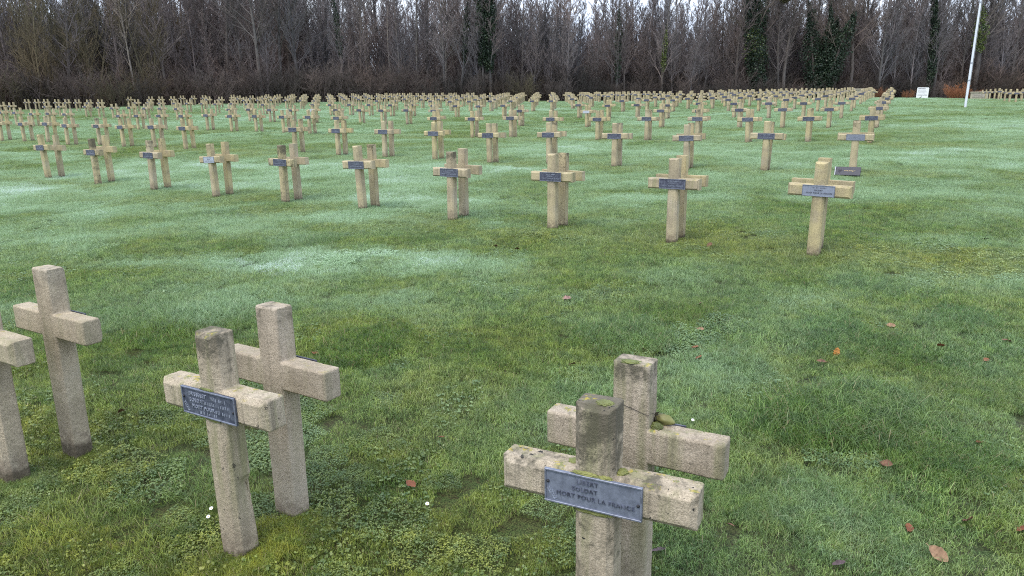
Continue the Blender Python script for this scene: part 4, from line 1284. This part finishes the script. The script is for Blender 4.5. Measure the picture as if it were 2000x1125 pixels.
for col in LEAFM:
    for s in range(3): LM[(col, s)] = bm_mesh('fallen_leaf', leaf_mesh(s*7+len(col), .16 if s else .05), LEAFM[col], True)
LEAVES = [(1107, 588, 'pink', .085, 'pinkish crumpled leaf lying alone in mid-lawn behind the lichen-capped cross'), (1632, 694, 'orange', .075, 'bright orange leaf standing upright in the grass at the right'), (1604, 713, 'brown', .07, 'brown leaf just left below the upright orange leaf'),
 (1515, 789, 'tan', .085, 'pale beige leaf lying left of the dark grass tuft'), (1742, 833, 'pink', .075, 'pinkish-brown leaf in the dark grass tuft at right'), (1832, 1092, 'tan', .085, 'large tan-orange leaf low at the right bottom'), (1775, 1040, 'red', .06, 'red-brown folded leaf above the tan-orange leaf at bottom right'),
 (1890, 1026, 'brown', .07, 'curled brown leaf right of the red-brown folded leaf'), (1995, 1042, 'red', .075, 'red-brown leaf cut by the right picture edge'), (1637, 1110, 'dark', .06, 'dark purplish leaf at the bottom edge, right half'), (1285, 1084, 'dark', .065, 'purplish-grey leaf beside the post of the nearest crosses'),
 (803, 953, 'red', .07, 'rust-coloured leaf alone on the lawn between the near crosses'), (862, 861, 'red', .04, 'small rust leaf up from the one between the near crosses'), (617, 696, 'red', .06, 'red-brown leaf beside the arm of the blank-backed pinkish cross'), (1118, 719, 'brown', .06, 'dull brown leaf left of the lichen-capped cross head'),
 (1220, 641, 'red', .055, 'red leaf of a close couple behind the lichen-capped cross, the lower one'), (1229, 633, 'red', .045, 'red leaf of a close couple behind the lichen-capped cross, the upper one'), (1357, 684, 'red', .06, 'red leaf above another red one, right of the lichen-capped cross head'), (1364, 704, 'red', .06, 'red leaf just below another red one, right of the lichen-capped cross head'),
 (1367, 653, 'tan', .065, 'tan curled leaf above the two red leaves right of centre'), (1366, 600, 'pink', .05, 'faded pink leaf higher up the lawn right of centre'), (1740, 641, 'tan', .07, 'pale tan leaf right above the upright orange leaf'), (1965, 674, 'brown', .075, 'orange-brown leaf flat on the lawn near the right edge'), (1836, 683, 'red', .06, 'dark rust leaf between the pale tan leaf and the right edge'),
 (1925, 710, 'red', .05, 'small rust leaf below the orange-brown one near the right edge'), (1638, 636, 'red', .045, 'small rust leaf above the upright orange leaf'), (1730, 915, 'brown', .06, 'brown leaf below the dark grass tuft at right'), (1912, 872, 'red', .05, 'rust leaf right of the dark grass tuft'), (1425, 1036, 'brown', .04, 'small brown leaf right of the nearest cross arm'),
 (968, 486, 'brown', .08, 'brown leaf right of the big white dew patch'), (1010, 490, 'brown', .07, 'second brown leaf a step right of the big white dew patch'), (1385, 491, 'brown', .08, 'brown leaf near the base of the tan pair in row two, right of centre'), (1922, 481, 'dark', .08, 'dark leaf in the open grass avenue at right'), (1258, 692, 'brown', .05, 'brown leaf just above the lichen-capped cross head'), (240, 812, 'brown', .06, 'brown leaf right of the pale blank-backed left cross')]
random.seed(5)
for px, py, col, sz, lb in LEAVES:
    x, y, z = on_ground(px, py)
    o = link('fallen_leaf', LM[(col, random.randrange(3))], None, (x, y, z+.024), (random.gauss(.35, .2), random.gauss(0, .2), random.uniform(-.9, .9)+random.choice([0, math.pi])))
    if col == 'orange' and py < 700: o.rotation_euler = (1.2, -1.2, .3)
    o.scale = (sz*.82,)*3
    tag(o, lb, 'leaf', 'fallen leaves on the lawn')
PET = m_simple('white_petals', (.8, .8, .8), .5, 0, .05)
YEL = m_simple('yellow_flower_eye', (.6, .42, .05), .6)
for px, py, lb in ((411, 1017, 'white daisy by the foot of the chipped cross, lower of the two'), (417, 1001, 'white daisy by the foot of the chipped cross, upper of the two'), (836, 992, 'single white daisy on the lawn between the near crosses'), (1350, 828, 'tiny white daisy in the grass right of the mossy rosebud')):
    x, y, z = on_ground(px, py)
    d = bpy.data.objects.new('daisy', None); COL.objects.link(d); d.location = (x, y, z+.004); d.scale = (.75,)*3; d.rotation_euler = (.5, .1, random.uniform(-.5, .5))
    tag(d, lb, 'daisy', 'daisies in the lawn')
    bm = bmesh.new()
    for k in range(12):
        a = k*2*math.pi/12
        c, s = math.cos(a), math.sin(a)
        q = [bm.verts.new((c*r_-s*w_, s*r_+c*w_, .038+h_)) for r_, w_, h_ in ((.002, -.001, 0), (.009, -.0024, .002), (.0115, 0, .004), (.009, .0024, .002), (.002, .001, 0))]
        bm.faces.new(q)
    link('petals', bm_mesh('petals', bm, PET), d)
    bm = bmesh.new(); bmesh.ops.create_uvsphere(bm, u_segments=8, v_segments=6, radius=.003, matrix=Matrix.Translation((0, 0, .0395)))
    link('eye', bm_mesh('eye', bm, YEL, True), d)
    T = Tubes(); T.add([(0, 0, -.01), (.001, 0, .038)], [.001, .001], 5)
    link('stem', T.mesh('stem', m_simple('flower_stem', (.08, .14, .04))), d)
